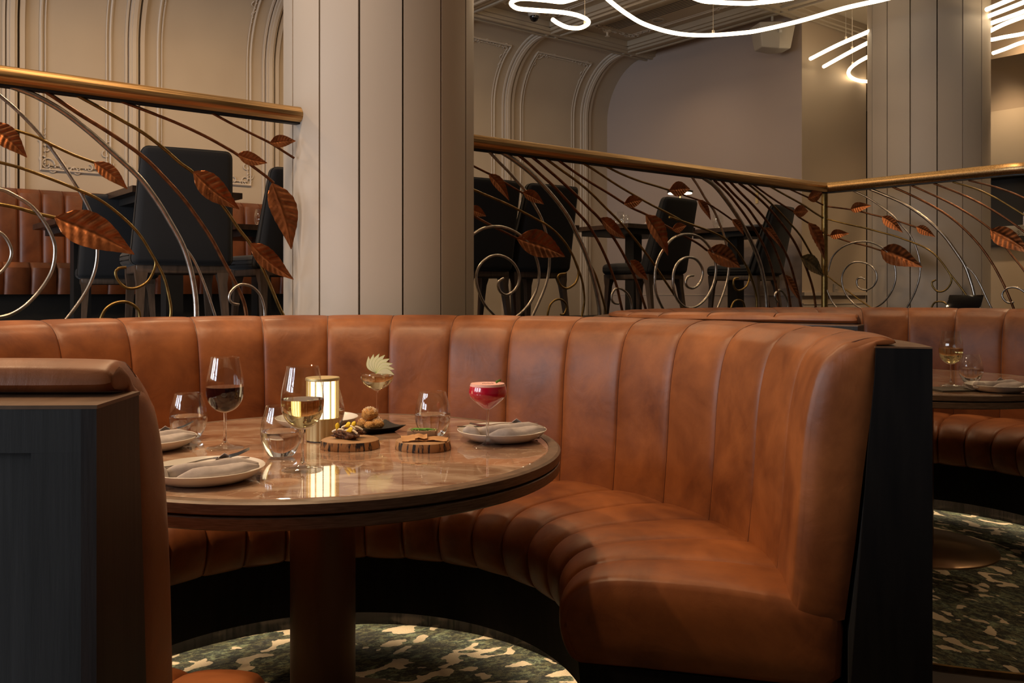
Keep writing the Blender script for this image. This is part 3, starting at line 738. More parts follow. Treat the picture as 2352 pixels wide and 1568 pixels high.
rod(r_, T3, [(665,210),(800,310),(940,410),(1060,510),(1180,630),(1300,750),(1420,890),(1530,1030),(1620,1160),(1700,1280),(1782,1400)], .0055, 'brass', down=True)
rod(r_, T3, [(770,225),(900,320),(1050,420),(1200,510),(1340,600),(1400,635),(1520,690),(1620,750),(1730,810),(1800,850),(1930,920),(2010,980)], .0055, 'copper_rod')
rod(r_, T3, [(975,255),(1100,330),(1250,430),(1400,520),(1560,610),(1680,670),(1782,725)], .0050, 'brass')
rod(r_, T4, [(250,515),(300,530),(500,600),(640,650),(770,710),(850,770),(930,860),(1000,970),(1050,1060),(1090,1180),(1120,1300),(1125,1430)], .0055, 'brass', down=True)
rod(r_, T3, [(1700,682),(1762,718),(1790,730)], .0050, 'brass')
rod(r_, T3, [(1180,290),(1300,350),(1450,410),(1600,455),(1710,490)], .0050, 'brass')
rod(r_, T3, [(20,240),(100,290),(230,355),(330,410),(420,465),(510,515)], .0045, 'copper_rod')
rod(r_, T3, [(20,450),(100,485),(230,540),(370,600),(500,665),(640,740),(680,760),(770,830),(850,920),(910,1020),(945,1110),(980,1200),(1000,1300),(1005,1410),(985,1520)], .0050, 'brass', down=True)
rod(r_, T3, [(930,1065),(955,1130),(955,1190),(930,1250),(870,1290),(820,1275),(790,1220),(800,1180),(850,1170)], .0050, 'brass', name='scroll')
rod(r_, T3, [(40,680),(120,710),(240,775),(350,830),(460,885)], .0050, 'copper_rod')
rod(r_, T3, [(60,880),(100,845),(180,800),(270,785),(360,795),(450,835),(530,900),(590,990),(625,1090),(635,1190),(610,1310),(560,1410),(500,1480),(440,1530)], .0060, 'steel', name='scroll', off=-.006)
rod(r_, T3, [(320,1560),(270,1510),(190,1420),(140,1310),(120,1210),(140,1120),(200,1050),(280,1020),(360,1035),(430,1090),(470,1170),(465,1250),(430,1310),(370,1345),(320,1320),(300,1270),(310,1230),(345,1210)], .0055, 'steel', name='scroll', off=-.006)
rod(r_, T3, [(695,1560),(720,1440),(760,1390),(810,1380),(850,1410),(860,1450),(840,1500),(810,1505)], .0045, 'brass', name='scroll')
rod(r_, T3, [(1395,1520),(1390,1420),(1370,1350),(1320,1300),(1270,1290),(1235,1330),(1230,1380),(1250,1410),(1285,1415)], .0055, 'steel', name='scroll')
leaf(r_, T3, (228,352), (385,572), .36)
leaf(r_, T3, (505,505), (670,602), .42)
leaf(r_, T3, (60,640), (198,700), .5)
leaf(r_, T3, (460,882), (838,1032), .43)
leaf(r_, T3, (1135,715), (1345,880), .34, side=-1)
leaf(r_, T3, (1375,1062), (1530,1222), .38, side=-1)
leaf(r_, T3, (1335,600), (1482,568), .46)
leaf(r_, T3, (1515,688), (1682,1022), .44)
leaf(r_, T3, (1705,490), (1865,478), .50)
rod(r_, T4, [(250,240),(380,290),(540,345),(640,385),(760,460),(880,545)], .0045, 'copper_rod')
leaf(r_, T4, (540,342), (658,545), .36)
leaf(r_, T4, (880,540), (990,697), .38)
leaf(r_, T4, (282,642), (415,602), .46)
leaf(r_, T4, (640,850), (950,1022), .42)
rod(r_, T4, [(465,100),(540,210),(610,330),(690,440),(740,550),(790,680),(820,790),(840,900),(845,1010),(830,1140),(790,1280),(720,1460)], .0060, 'steel', off=.006)
rod(r_, T4, [(590,120),(700,200),(800,320),(900,460),(980,590),(1050,720),(1110,850),(1160,990),(1190,1120),(1215,1270),(1225,1430)], .0105, 'steel', down=True)
rod(r_, T4, [(1180,1060),(1220,1230),(1250,1430)], .0055, 'copper_rod', down=True)
rod(r_, T4, [(200,1460),(130,1310),(105,1180),(110,1040),(145,920),(220,800),(300,720),(400,688),(500,695),(590,745),(660,830),(705,940),(715,1060),(690,1190),(630,1310),(550,1390),(470,1425),(400,1410),(330,1340),(290,1220),(290,1080),(330,980),(400,925),(470,920),(530,950),(580,1030),(580,1110),(550,1180),(490,1225),(430,1210),(415,1160),(440,1110),(490,1100)], .0065, 'steel', name='scroll', off=-.006)
rod(r_, T4, [(1020,1010),(1050,1090),(1040,1170),(1000,1225),(940,1250),(900,1220),(890,1170),(905,1130),(940,1125)], .0050, 'brass', name='scroll')
for pts in ([(700,150),(830,270),(950,420),(1050,560),(1140,700),(1210,840),(1260,980),(1300,1130),(1330,1280),(1340,1430)],
            [(770,150),(900,290),(1030,420),(1130,560),(1220,680),(1290,800),(1350,950),(1400,1100),(1440,1260),(1465,1430)],
            [(860,165),(980,290),(1100,410),(1220,550),(1310,690),(1390,830),(1450,960),(1490,1090),(1530,1250),(1570,1430)],
            [(950,180),(1100,290),(1230,410),(1340,540),(1440,670),(1520,800),(1580,930),(1640,1080),(1690,1250),(1715,1430)]):
    rod(r_, T4, pts, .0065, 'copper_rod', down=True)
rod(r_, T4, [(1040,185),(1180,300),(1320,430),(1440,560),(1560,700),(1660,870),(1740,1010),(1790,1100)], .0055, 'brass')
rod(r_, T4, [(1080,185),(1240,300),(1390,400),(1500,465),(1540,510),(1650,580),(1740,635),(1790,680)], .0050, 'copper_rod')
rod(r_, T4, [(1230,195),(1400,290),(1580,390),(1700,470),(1790,525)], .0050, 'brass')
rod(r_, T4, [(1430,225),(1560,285),(1660,330),(1790,395)], .0045, 'copper_rod')
leaf(r_, T4, (1212,618), (1362,828), .24)
leaf(r_, T4, (1405,1095), (1562,1352), .26, side=-1)
leaf(r_, T4, (1572,915), (1782,1112), .40, m='patina_leaf')
leaf(r_, T4, (1495,468), (1632,458), .50)
leaf(r_, T4, (1648,572), (1790,942), .38)
leaf(r_, T4, (1640,332), (1775,278), .48)
rod(r_, T4, [(1440,1470),(1430,1350),(1390,1270),(1350,1245),(1310,1280),(1310,1330),(1335,1365)], .0060, 'steel', name='scroll')
rod(r_, T4, [(855,1470),(890,1370),(940,1345),(990,1370),(1012,1470)], .0050, 'brass', name='scroll')
# --- railing right of the post
k = dict(pl=RN)
rod(r_, T5, [(160,408),(300,425),(410,440),(510,460),(620,490),(730,515),(810,535),(940,575),(1070,620)], .0045, 'copper_rod', **k)
rod(r_, T5, [(160,532),(350,580),(550,625),(700,665),(850,705),(1030,770),(1150,820),(1250,890),(1330,980),(1400,1080),(1480,1180),(1540,1260),(1640,1400)], .0045, 'brass', down=True, **k)
rod(r_, T5, [(1370,1035),(1415,1120),(1405,1190),(1350,1250),(1280,1260),(1230,1210),(1225,1165),(1260,1145)], .0045, 'brass', name='scroll', **k)
rod(r_, T5, [(160,690),(205,702),(290,730),(420,770),(570,805),(710,850)], .0045, 'copper_rod', **k)
rod(r_, T5, [(425,250),(560,310),(700,400),(830,500),(910,590),(1000,690),(1060,810),(1095,930),(1105,1040),(1090,1150),(1050,1270),(1000,1370),(950,1460)], .0048, 'steel', off=.006, **k)
rod(r_, T5, [(600,235),(760,300),(920,370),(1080,470),(1220,580),(1350,710),(1460,860),(1550,1000),(1600,1130),(1640,1270),(1665,1430)], .0080, 'steel', down=True, **k)
rod(r_, T5, [(1570,1010),(1640,1080),(1710,1200),(1770,1330),(1820,1430)], .0045, 'steel', down=True, **k)
rod(r_, T5, [(830,215),(1000,290),(1200,390),(1380,500),(1550,640),(1700,800),(1820,970),(1910,1130),(1980,1280),(2040,1430)], .0058, 'copper_rod', down=True, **k)
rod(r_, T5, [(1020,200),(1200,280),(1400,375),(1600,490),(1720,570),(1810,640),(1880,710),(1940,790),(2040,920),(2143,1050),(2250,1230)], .0050, 'copper_rod', **k)
rod(r_, T5, [(1240,180),(1450,260),(1650,350),(1850,460),(2020,570),(2143,660),(2300,790)], .0050, 'copper_rod', **k)
rod(r_, T5, [(1430,165),(1650,230),(1850,320),(2020,420),(2143,495),(2300,600)], .0042, 'brass', **k)
rod(r_, T5, [(1590,150),(1800,200),(2000,265),(2143,325),(2300,400)], .0045, 'copper_rod', **k)
rod(r_, T5, [(185,1060),(195,1010),(230,910),(320,820),(440,770),(560,760),(670,790),(760,850),(830,950),(860,1070),(850,1180),(800,1290),(720,1380),(620,1425),(500,1420),(400,1340),(340,1240),(320,1130),(350,1040),(420,975),(510,965),(600,995),(660,1060),(670,1140),(630,1210),(560,1245),(490,1220),(470,1170),(480,1130),(520,1120),(550,1140)], .0050, 'steel', name='scroll', off=-.006, **k)
rod(r_, T5, [(170,1100),(280,1185),(400,1270),(520,1360),(650,1445)], .0038, 'brass', **k)
rod(r_, T5, [(170,1240),(195,1300),(230,1370),(290,1450)], .0045, 'steel', **k)
rod(r_, T5, [(1200,1470),(1240,1380),(1300,1360),(1360,1380),(1410,1460)], .0045, 'brass', name='scroll', **k)
rod(r_, T5, [(2040,1365),(1980,1370),(1930,1320),(1930,1270),(1980,1225),(2060,1220),(2143,1260),(2200,1330)], .0050, 'steel', name='scroll', **k)
leaf(r_, T5, (405,440), (617,402), .44, **k)
leaf(r_, T5, (722,512), (935,672), .38, **k)
leaf(r_, T5, (1065,615), (1258,715), .40, **k)
leaf(r_, T5, (200,702), (397,680), .44, **k)
leaf(r_, T5, (705,845), (1132,1017), .44, **k)
leaf(r_, T5, (1800,642), (2215,880), .42, **k)

# ---------------------------------------------------------------- platform furniture
def make_chair():
    root = empty('dining_chair', (0, 0, 0))
    tag(root, 'x', 'chair', 'charcoal upholstered chairs on the raised level')
    def fb(v):   # backrest: widens and thickens to the bottom, leans back
        t = (v.z+.29)/.58
        x = v.x*(1.14-.16*t); y = v.y*(1.7-.95*t)-.17-.17*t+(v.x**2)*.25
        return (x, y, .68+v.z)
    MB().add(*rbox(.44, .085, .58, .034, fb, 4, 3)).build('backrest', M['velvet'], root, angle=60)
    MB().add(*rbox(.49, .44, .085, .034, lambda v: (v.x*(1+.04*(v.y > 0)), v.y+.03, .432+v.z+.012*(1-min(1, (v.x/.22)**2))*(v.z > 0)), 4, 2)).build('seat', M['velvet'], root, angle=60)
    MB().add(*rbox(.45, .45, .045, .008, lambda v: (v.x, v.y+.02, .372+v.z), 2)).build('seat_frame', M['chair_wood'], root, angle=60)
    for sx in (-1, 1):
        for fy, y0, y1 in ((1, .21, .235), (-1, -.17, -.23)):
            rows = []
            for z, wd in ((.39, .032), (.34, .028), (.30, .021), (.15, .017), (0, .013)):
                t = 1-z/.39; cx = sx*(.195+.02*t); cy = y0+(y1-y0)*t
                rows.append([(cx+dx*wd, cy+dy*wd, z) for dx, dy in ((-1, -1), (1, -1), (1, 1), (-1, 1))])
            m = MB().grid(rows, cv=True); m.f.append((0, 1, 2, 3)); nn = len(m.v); m.f.append((nn-1, nn-2, nn-3, nn-4))
            m.build('leg', M['chair_wood'], root, angle=50)
    return root
chair = make_chair()
RV = atan2(.625, .780)
def pl_chair(o, x, Y, rz, label, first=False):
    # x,Y: centre of the back panel
    p = at(x, 668, Y); d = Vector((-sin(rz), cos(rz), 0)); q = p+d*.26; q.z = P
    if first: o.location = q; o.rotation_euler = (0, 0, rz); o['label'] = label; return o
    return dup(o, q, rz, label)
pl_chair(chair, 425, 4.45, R(30), 'charcoal velvet chair seen from behind, large, left of the nearer column', True)
pl_chair(chair, 1118, 5.64, RV, 'charcoal velvet chair just right of the nearer column, partly hidden by it')
pl_chair(chair, 1255, 5.95, R(36), 'charcoal velvet chair behind the railing, second to the right of the nearer column')
pl_chair(chair, 1545, 6.8, R(44), 'charcoal velvet chair in front of the small disc table lamp')
pl_chair(chair, 1780, 7.4, R(50), 'charcoal velvet chair nearest the railing corner post')
pl_chair(chair, 690, 5.2, RV, 'charcoal velvet chair at the left edge of the nearer column, mostly hidden')
q6 = pl_chair(chair, 275, 5.3, R(28), 'charcoal velvet chair at the dark table, behind the big chair at left')
q6.scale = (.92, .92, .86)

def dark_table(a, b, wa, wb, h, label, group='dark tables on the raised level'):
    root = empty('dark_dining_table', W(a, b, P)); tag(root, label, 'table', group)
    org = root.location
    MB().obox(a-wa/2, a+wa/2, b-wb/2, b+wb/2, P+h-.035, P+h).build('table_top', M['dark_table'], root, smooth=False, origin=org)
    MB().obox(a-wa/2+.06, a+wa/2-.06, b-wb/2+.06, b+wb/2-.06, P+h-.075, P+h-.035).build('apron', M['dark'], root, smooth=False, origin=org)
    MB().obox(a-.05, a+.05, b-.05, b+.05, P+.02, P+h-.06).build('table_post', M['dark'], root, smooth=False, origin=org)
    MB().obox(a-.28, a+.28, b-.035, b+.035, P, P+.03).obox(a-.035, a+.035, b-.28, b+.28, P, P+.03).build('table_foot', M['dark'], root, smooth=False, origin=org)
    return root
def ab(p): d = p-O; return d.dot(U), d.dot(V)
a, b = ab(at(395, 668, 5.25)); dark_table(a, b, .62, .62, .84, 'tall dark wooden table behind the big chair at upper left')
tabs = {}
for key, x, Y, h, lab in (('bl', 185, 5.55, .69, 'low dark table before the leather bench at the left edge'), ('br', 600, 6.05, .69, 'low dark table before the leather bench beside the nearer column'),
                       ('m', 1195, 6.75, .76, 'dark table behind the two chairs right of the nearer column'), ('n', 1455, 7.5, .80, 'dark table set with glass and plate, left of the disc lamp'), ('o', 1690, 7.75, .80, 'dark table with plate between lamp and corner post')):
    a, b = ab(at(x, 668, Y)); dark_table(a, b, 0.82 if key == 'n' else (.42 if key == 'bl' else .62), .66, h, lab); tabs[key] = (a, b, P+h)
# leather bench along the cove wall
bn = empty('leather_bench', W(-4, BW-.3, P)); tag(bn, 'long tan leather bench with channelled back against the panelled wall at upper left', 'bench')
org = bn.location
def bench_sweep(prof, B, a0, a1, wd, m, name):
    rows = []; nc = int(round((a1-a0)/wd)); n = len(prof)
    for i in range(nc):
        for f in (0, .05, .15, .35, .65, .85, .95):
            a = a0+(a1-a0)*(i+f)/nc; bl = B*(.5*(1-abs(2*f-1)**2.2)+.5*(1-abs(2*f-1)**10))
            rows.append([W(a, BW-d-bl*w_, P+z) for d, z, w_ in prof])
    rows.append([W(a1, BW-d, P+z) for d, z, w_ in prof])
    mb = MB().grid(rows, cv=True); b_ = len(mb.v); mb.f.append(tuple(range(n))); mb.f.append(tuple(b_-n+j for j in range(n))[::-1])
    o_ = mb.build(name, M[m], bn, origin=org, angle=40)
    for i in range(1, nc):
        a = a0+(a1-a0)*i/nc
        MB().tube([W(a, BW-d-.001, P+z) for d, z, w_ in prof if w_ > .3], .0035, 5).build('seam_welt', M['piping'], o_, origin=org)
    return o_
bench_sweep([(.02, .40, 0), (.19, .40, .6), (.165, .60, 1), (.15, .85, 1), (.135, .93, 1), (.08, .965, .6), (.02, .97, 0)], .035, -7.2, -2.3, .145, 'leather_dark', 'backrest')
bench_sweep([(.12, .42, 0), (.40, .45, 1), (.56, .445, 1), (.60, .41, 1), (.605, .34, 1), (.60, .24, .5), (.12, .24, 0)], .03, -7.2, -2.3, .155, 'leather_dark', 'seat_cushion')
MB().obox(-7.2, -2.3, BW-.55, BW-.02, P, P+.24).build('bench_base', M['dark'], bn, smooth=False, origin=org)

# ---------------------------------------------------------------- table ware makers (local, base at z=0)
def shell_prof(outer, th):
    o = [(p.x, p.y) for p in smooth_path([(r, z, 0) for r, z in outer], 5)]
    return o
def make_stem_glass(name, bowl, stem_r, stem_z, foot_r, th, label, liquid=None, lmat=None, lname='wine'):
    root = empty(name, (0, 0, 0)); tag(root, label, 'glass')
    bo = smooth_path([(r, z, 0) for r, z in bowl], 6)
    ou = [(p.x, p.y) for p in bo]; inn = []
    for i, p in enumerate(bo):
        t = bo[min(i+1, len(bo)-1)]-bo[max(i-1, 0)]; nrm = Vector((t.y, -t.x, 0)).normalized()
        q = p-nrm*th; inn.append((max(q.x, 0.0), q.y))
    z0 = inn[0][1]; inn[0] = (0, bowl[0][1]+.004)
    prof = [(0, 0), (foot_r*.98, 0), (foot_r, .001), (foot_r*.96, .0022), (foot_r*.55, .005), (.012, .010), (stem_r*1.4, .018), (stem_r, .032), (stem_r*.9, stem_z*.6), (stem_r, stem_z)]+ou[1:]+[(ou[-1][0]-th/2, ou[-1][1]+th*.4)]+[(r, z) for r, z in reversed(inn) if z > bowl[0][1]+.003]+[(0, bowl[0][1]+.004)]
    ks = [i for i, (r_, z_) in enumerate(prof[:10])]
    MB().lathe(prof[:7]+[(0, .018)], 48).build('foot', M['glass'], root, angle=50)
    MB().lathe([(0, .012)]+[(r_*.97, z_) for r_, z_ in prof[6:10]]+[(0, stem_z)], 24).build('stem', M['solid_glass'], root, angle=50)
    MB().lathe([(0, stem_z)]+prof[9:], 48).build('bowl', M['glass'], root, angle=50)
    if liquid:
        lp = [(0, bowl[0][1]+.0035)]+[(r+.0003, z) for r, z in inn if bowl[0][1]+.0035 < z < liquid]
        rl_ = lp[-1][0]
        # radius at the level
        for (r0, z0), (r1, z1) in zip(inn, inn[1:]):
            if z0 <= liquid <= z1: rl_ = r0+(r1-r0)*(liquid-z0)/max(z1-z0, 1e-6)+.0003
        lp += [(rl_, liquid), (0, liquid)]
        MB().lathe(lp, 48).build(lname, M[lmat], root, angle=50)
    return root
WINE_BOWL = [(.0035, .088), (.020, .094), (.034, .106), (.043, .124), (.0462, .146), (.0448, .172), (.0395, .200), (.0345, .226)]
red = make_stem_glass('wine_glass', WINE_BOWL, .0036, .088, .0455, .0008, 'stemmed wine glass of dark red wine at the back left of the marble table', .153, 'red_wine', 'wine')
red['group'] = 'stemmed wine glasses'
p = onz(517, 1029, .75); red.location = (p.x, p.y, .7505)
whi = make_stem_glass('wine_glass', WINE_BOWL, .0036, .088, .0455, .0008, 'stemmed wine glass of white wine in front of the gold lamp', .155, 'white_wine', 'wine')
whi['group'] = 'stemmed wine glasses'
p = onz(695, 1079, .75); whi.location = (p.x, p.y, .7505)
p = onz(2184, 886, .75); dup(whi, (p.x, p.y, .7505), 0, 'stemmed glass of white wine on the far table at the right edge', 'stemmed wine glasses')

def make_tumbler(label, level=.061):
    root = empty('water_tumbler', (0, 0, 0)); tag(root, label, 'glass', 'stemless water tumblers')
    bo = smooth_path([(.024, .0005, 0), (.032, .007, 0), (.0425, .028, 0), (.0482, .052, 0), (.0455, .082, 0), (.0385, .108, 0), (.0355, .120, 0)], 6)
    inn = []
    for i, q in enumerate(bo):
        t = bo[min(i+1, len(bo)-1)]-bo[max(i-1, 0)]; nrm = Vector((t.y, -t.x, 0)).normalized(); v = q-nrm*.0009; inn.append((max(v.x, 0), max(v.y, .004)))
    prof = [(0, .002), (.020, 0)]+[(q.x, q.y) for q in bo]+[(bo[-1].x-.0005, bo[-1].y+.0006)]+list(reversed(inn))+[(0, .0045)]
    MB().lathe(prof, 48).build('glass_body', M['glass'], root, angle=50)
    if level:
        lp = [(0, .0043)]+[(r+.0003, z) for r, z in inn if z < level]+[(inn[[i for i, q in enumerate(inn) if q[1] >= level][0]][0]+.0003, level), (0, level)]
        MB().lathe(lp, 48).build('water', M['water'], root, angle=50)
    return root
tum = make_tumbler('stemless glass of water at the far left of the marble table, behind the cut-off plate')
p = onz(433, 1008, .75); tum.location = (p.x, p.y, .7505)
for x, y, lab in ((646, 1049, 'stemless glass of water standing in front of the white wine glass stem'), (994, 1003, 'stemless glass of water behind the cracker board'),
                  (751, 991, 'stemless glass of water hidden behind the gold lamp'), (2230, 879, 'stemless glass of water on the far table at the right edge')):
    p = onz(x, y, .75); dup(tum, (p.x, p.y, .7505), .5, lab)
etum = make_tumbler('x', 0)
tum_e = [(592, 524, 'br', 'empty stemless glass on the low table beside the nearer column'), (195, 500, 'bl', 'empty stemless glass behind the big copper leaf at left')]
def on_tab(key, da, db): a, b, z = tabs[key]; return W(a+da, b+db, z)
q = on_tab('br', -.05, -.12); etum.location = q; etum['label'] = tum_e[0][3]
for key, da, db, lab in (('bl', .12, .05, 'empty stemless glass on the low table at the left edge'), ('m', .05, -.05, 'empty stemless glass on the table behind the two chairs'),
                         ('n', -.22, -.05, 'left of two empty stemless glasses on the table left of the disc lamp'), ('n', .02, .12, 'right of two empty stemless glasses on the table left of the disc lamp'),
                         ('o', -.25, -.0, 'empty stemless glass beside the plate near the corner post')):
    dup(etum, on_tab(key, da, db), 0, lab)

# coupes
coupe = make_stem_glass('coupe_glass', [(.0035, .092), (.012, .096), (.030, .106), (.044, .120), (.0490, .134), (.0485, .146)], .0034, .092, .036, .0008, 'coupe glass of pale cocktail topped by an apple fan, behind the black plate', .139, 'sparkling', 'cocktail')
p = onz(866, 969, .75); coupe.location = (p.x, p.y, .7505); COUPE = p.copy()
pink = make_stem_glass('coupe_glass', [(.0035, .094), (.010, .097), (.026, .109), (.042, .123), (.0475, .135), (.0462, .150), (.0430, .1600)], .0036, .094, .038, .0008, 'coupe glass of deep pink cocktail with pale foam in front of the right plate', .1535, 'pink_drink', 'cocktail')
p = onz(1120, 1027, .75); pink.location = (p.x, p.y, .7505)
MB().lathe([(0, .1534), (.0447, .1534), (.0424, .1594), (0, .1600)], 48).build('foam', M['foam'], pink)
mb = MB()
for k in range(9):
    a = k*.75; r = .012+.002*(k % 3); vs, fs = ico(.0012); mb.add([v+Vector((-.012+k*.0032, -.010+.003*sin(k*2), .1608)) for v in vs], fs)
mb.build('dried_flakes', M['piping'], pink)
lf = MB(); rows = []
for i in range(9):
    u = i/8; wd = .006*sin(pi*u)**.8+.0001; rows.append([(.022+.010*u+wd*s, -.012+.3*wd*s, .1600+.009*u+.002*abs(s)) for s in (-1, -.3, .3, 1)])
lf.grid(rows); o = lf.build('mint_leaf', M['mint'], pink); o.modifiers.new('s', 'SOLIDIFY').thickness = .0006
# apple fan garnish resting on the coupe rim
fan = empty('apple_fan_garnish', (COUPE.x+.004, COUPE.y-.030, .7505+.148)); tag(fan, 'fan of thin pale apple slices resting on the rim of the pale cocktail', 'garnish')
for k in range(8):
    ang = R(116-17.0*k); Ln = .060-.0015*abs(k-3); mb = MB(); rows = []; NU = 14
    for i in range(NU+1):
        u = i/NU; wd = .0080*sin(pi*(u*.98+.01)**1.1)**1.05
        c = Vector((cos(ang), .25*sin(k)*.1, sin(ang)))*(Ln*u)+Vector((0, -.0030*k, 0)); s = Vector((-sin(ang), 0, cos(ang)))
        c += s*(.010*sin(pi*u))
        f_ = [c+s*(wd*q_) for q_ in (-1, -.5, 0, .5, 1)]
        rows.append([v+Vector((0, .0009, 0)) for v in f_]+[v-Vector((0, .0009, 0)) for v in reversed(f_)])
    mb.grid(rows, cv=True); sl_ = mb.build('apple_slice', M['apple'], fan, angle=50)
    edge = [(r[4]+r[5])/2 for r in rows]; MB().tube(edge, .0009, 5).build('apple_skin', M['apple_skin'], sl_)
MB().tube([(0, 0, .004), (.02, -.016, .001), (.045, -.018, .006)], [.0045, .006, .003], 8).build('apple_slice', M['apple'], fan)
MB().tube([(-.018, -.004, -.0005), (.052, -.02, .001)], .0011, 6).build('garnish_pick', M['cap_wood'], fan)

# plates with napkin and cutlery
def make_plate(r=.118):
    root = empty('white_plate', (0, 0, 0)); tag(root, 'x', 'plate', 'white plates')
    s = r/.118
    MB().lathe([(0, .001), (.070*s, 0), (.088*s, .004), (.104*s, .013), (.1155*s, .024), (.118*s, .0275), (.1165*s, .0285), (.113*s, .026), (.102*s, .0155), (.088*s, .0085), (.07*s, .0065), (0, .0065)], 72).build('plate_body', M['ceramic'], root, angle=60)
    return root
plate = make_plate()
def rimc(x, yr): return onz(x, yr, .778)
def setp(o, x, yr): p = rimc(x, yr); o.location = (p.x, p.y, .7505); return p
p = setp(plate, 1153, 985); plate['label'] = 'white plate with grey napkin and cutlery at the right side of the marble table'
PR = Vector(plate.location)
def plate_at(x, yr, lab): p = rimc(x, yr); return Vector(dup(plate, (p.x, p.y, .7505), 0, lab).location)
PF = plate_at(474, 1071, 'white plate with grey napkin and fork at the front left of the marble table')
PL = plate_at(338, 1004, 'white plate cut off by the booth end at the left side of the marble table')
PB = plate_at(728, 957, 'empty white plate behind the gold lamp')
PX = plate_at(2292, 882, 'white plate with napkin on the far table at the right edge')
for key, da, db, lab in (('n', .12, -.15, 'white plate on the table left of the disc lamp'), ('o', -.02, -.2, 'white plate on the table near the corner post'), ('m', -.1, -.2, 'white plate on the table behind the two chairs')):
    dup(plate, on_tab(key, da, db), 0, lab)
dup(plate, on_tab('br', .2, -.1), 0, 'white plate on the low table beside the nearer column')

def make_napkin(seed=0):
    root = empty('linen_napkin', (0, 0, 0)); tag(root, 'x', 'napkin', 'grey linen napkins')
    rnd = random.Random(seed)
    def sheet(cx, cy, L_, W_, rot, z0, amp, fold, nm, lift=0):
        NU, NV = 40, 24; rows = []
        cr_, sr_ = cos(rot), sin(rot)
        for i in range(NU+1):
            u = i/NU-.5; row = []
            for j in range(NV+1):
                v = j/NV-.5
                z = z0+.0185*0+amp*(.5+.5*sin(v*fold*2*pi+u*2.2+seed))*(.55+.45*cos(u*3))+lift*max(0, u)**2*4
                x = u*L_; y = v*W_*(1-.25*abs(u)*1.2)+.006*sin(u*9+seed)
                row.append(Vector((cx+x*cr_-y*sr_, cy+x*sr_+y*cr_, z)))
            rows.append(row)
        full = [r_2+[q_-Vector((0, 0, .0018)) for q_ in reversed(r_2)] for r_2 in rows]
        m = MB().grid(full, cv=True); n_ = len(full[0]); b_ = len(m.v); m.f.append(tuple(range(n_))); m.f.append(tuple(b_-n_+j for j in range(n_))[::-1])
        return m
    def roll(pts, wv, hv, seed_):
        q = smooth_path(pts, 8); n = len(q); rows = []
        for i, c in enumerate(q):
            t = q[min(i+1, n-1)]-q[max(i-1, 0)]; t.z = 0; t.normalize(); sd = Vector((-t.y, t.x, 0)); u = i/(n-1)
            e = min(1, .35+3.2*u, .35+3.2*(1-u)); k_ = u*(len(wv)-1); a = int(min(k_, len(wv)-2)); f = k_-a
            w_ = (wv[a]*(1-f)+wv[a+1]*f)*e; h_ = (hv[a]*(1-f)+hv[a+1]*f)*e
            row = []
            for j in range(20):
                an = 2*pi*j/20; rr = 1+.10*sin(3*an+u*5+seed_)+.07*sin(2*an-u*9)
                x = cos(an)*w_*rr; z = max(0, .55+sin(an)*rr*.75)*h_ if sin(an) > -.4 else .18*h_
                row.append(c+sd*x+Vector((0, 0, z)))
            rows.append(row)
        m = MB().grid(rows, cv=True); b_ = len(m.v); m.f.append(tuple(range(20))); m.f.append(tuple(b_-20+j for j in range(20))[::-1]); return m
    zb = .0085
    sheet(.0, .012, .185, .085, .06, zb, .007, .8, 'a').build('flat_layer', M['linen'], root, angle=70)
    roll([(-.085, -.030, zb+.004), (-.03, -.026, zb+.006), (.04, -.008, zb+.008), (.106, .012, zb+.018)], [.013, .017, .015, .011], [.016, .021, .022, .014], 0).build('cloth_fold', M['linen'], root, angle=80)
    roll([(-.045, -.050, zb+.004), (.01, -.044, zb+.005), (.06, -.026, zb+.007), (.110, -.006, zb+.017)], [.010, .015, .014, .011], [.012, .018, .018, .013], 2).build('cloth_fold', M['linen'], root, angle=80)
    m = roll([(-.100, -.020, zb+.010), (-.085, -.038, zb+.010), (-.060, -.052, zb+.008)], [.010, .015, .008], [.014, .020, .014], 4)
    m2 = roll([(-.104, -.034, zb+.008), (-.090, -.048, zb+.008)], [.006, .012], [.018, .012], 1); m.add(m2.v, m2.f)
    m.build('bunched_end', M['linen'], root, angle=80)
    rows = []
    for i in range(15):
        t = i/14; h = .036*(1-abs(2*t-1)**1.1); rows.append([(-.012+.085*t+.004*s_, .020+.030*(1-s_)+.012*t, zb+.008+h*s_) for s_ in (0, .25, .5, .75, 1)])
    o = MB().grid(rows).build('raised_corner', M['linen'], root); o.modifiers.new('s', 'SOLIDIFY').thickness = .0015
    return root
nap = make_napkin(); nap.location = PR+Vector((.004, -.004, 0)); nap['label'] = 'grey napkin with raised corner folded on the right-hand plate'
def nap_at(loc, rz, lab): return dup(nap, loc, rz, lab)
nap_at(PF+Vector((.0, -.010, 0)), .12, 'grey napkin folded lengthwise on the front left plate')
nap_at(PL+Vector((.010, -.01, 0)), .3, 'grey napkin on the plate cut off by the booth end')
nap_at(PX+Vector((-.01, 0, 0)), .0, 'grey napkin on the plate of the far right-hand table')
nap_at(on_tab('n', .12, -.15)+Vector((0, 0, 0)), .0, 'napkin on the plate left of the disc lamp')

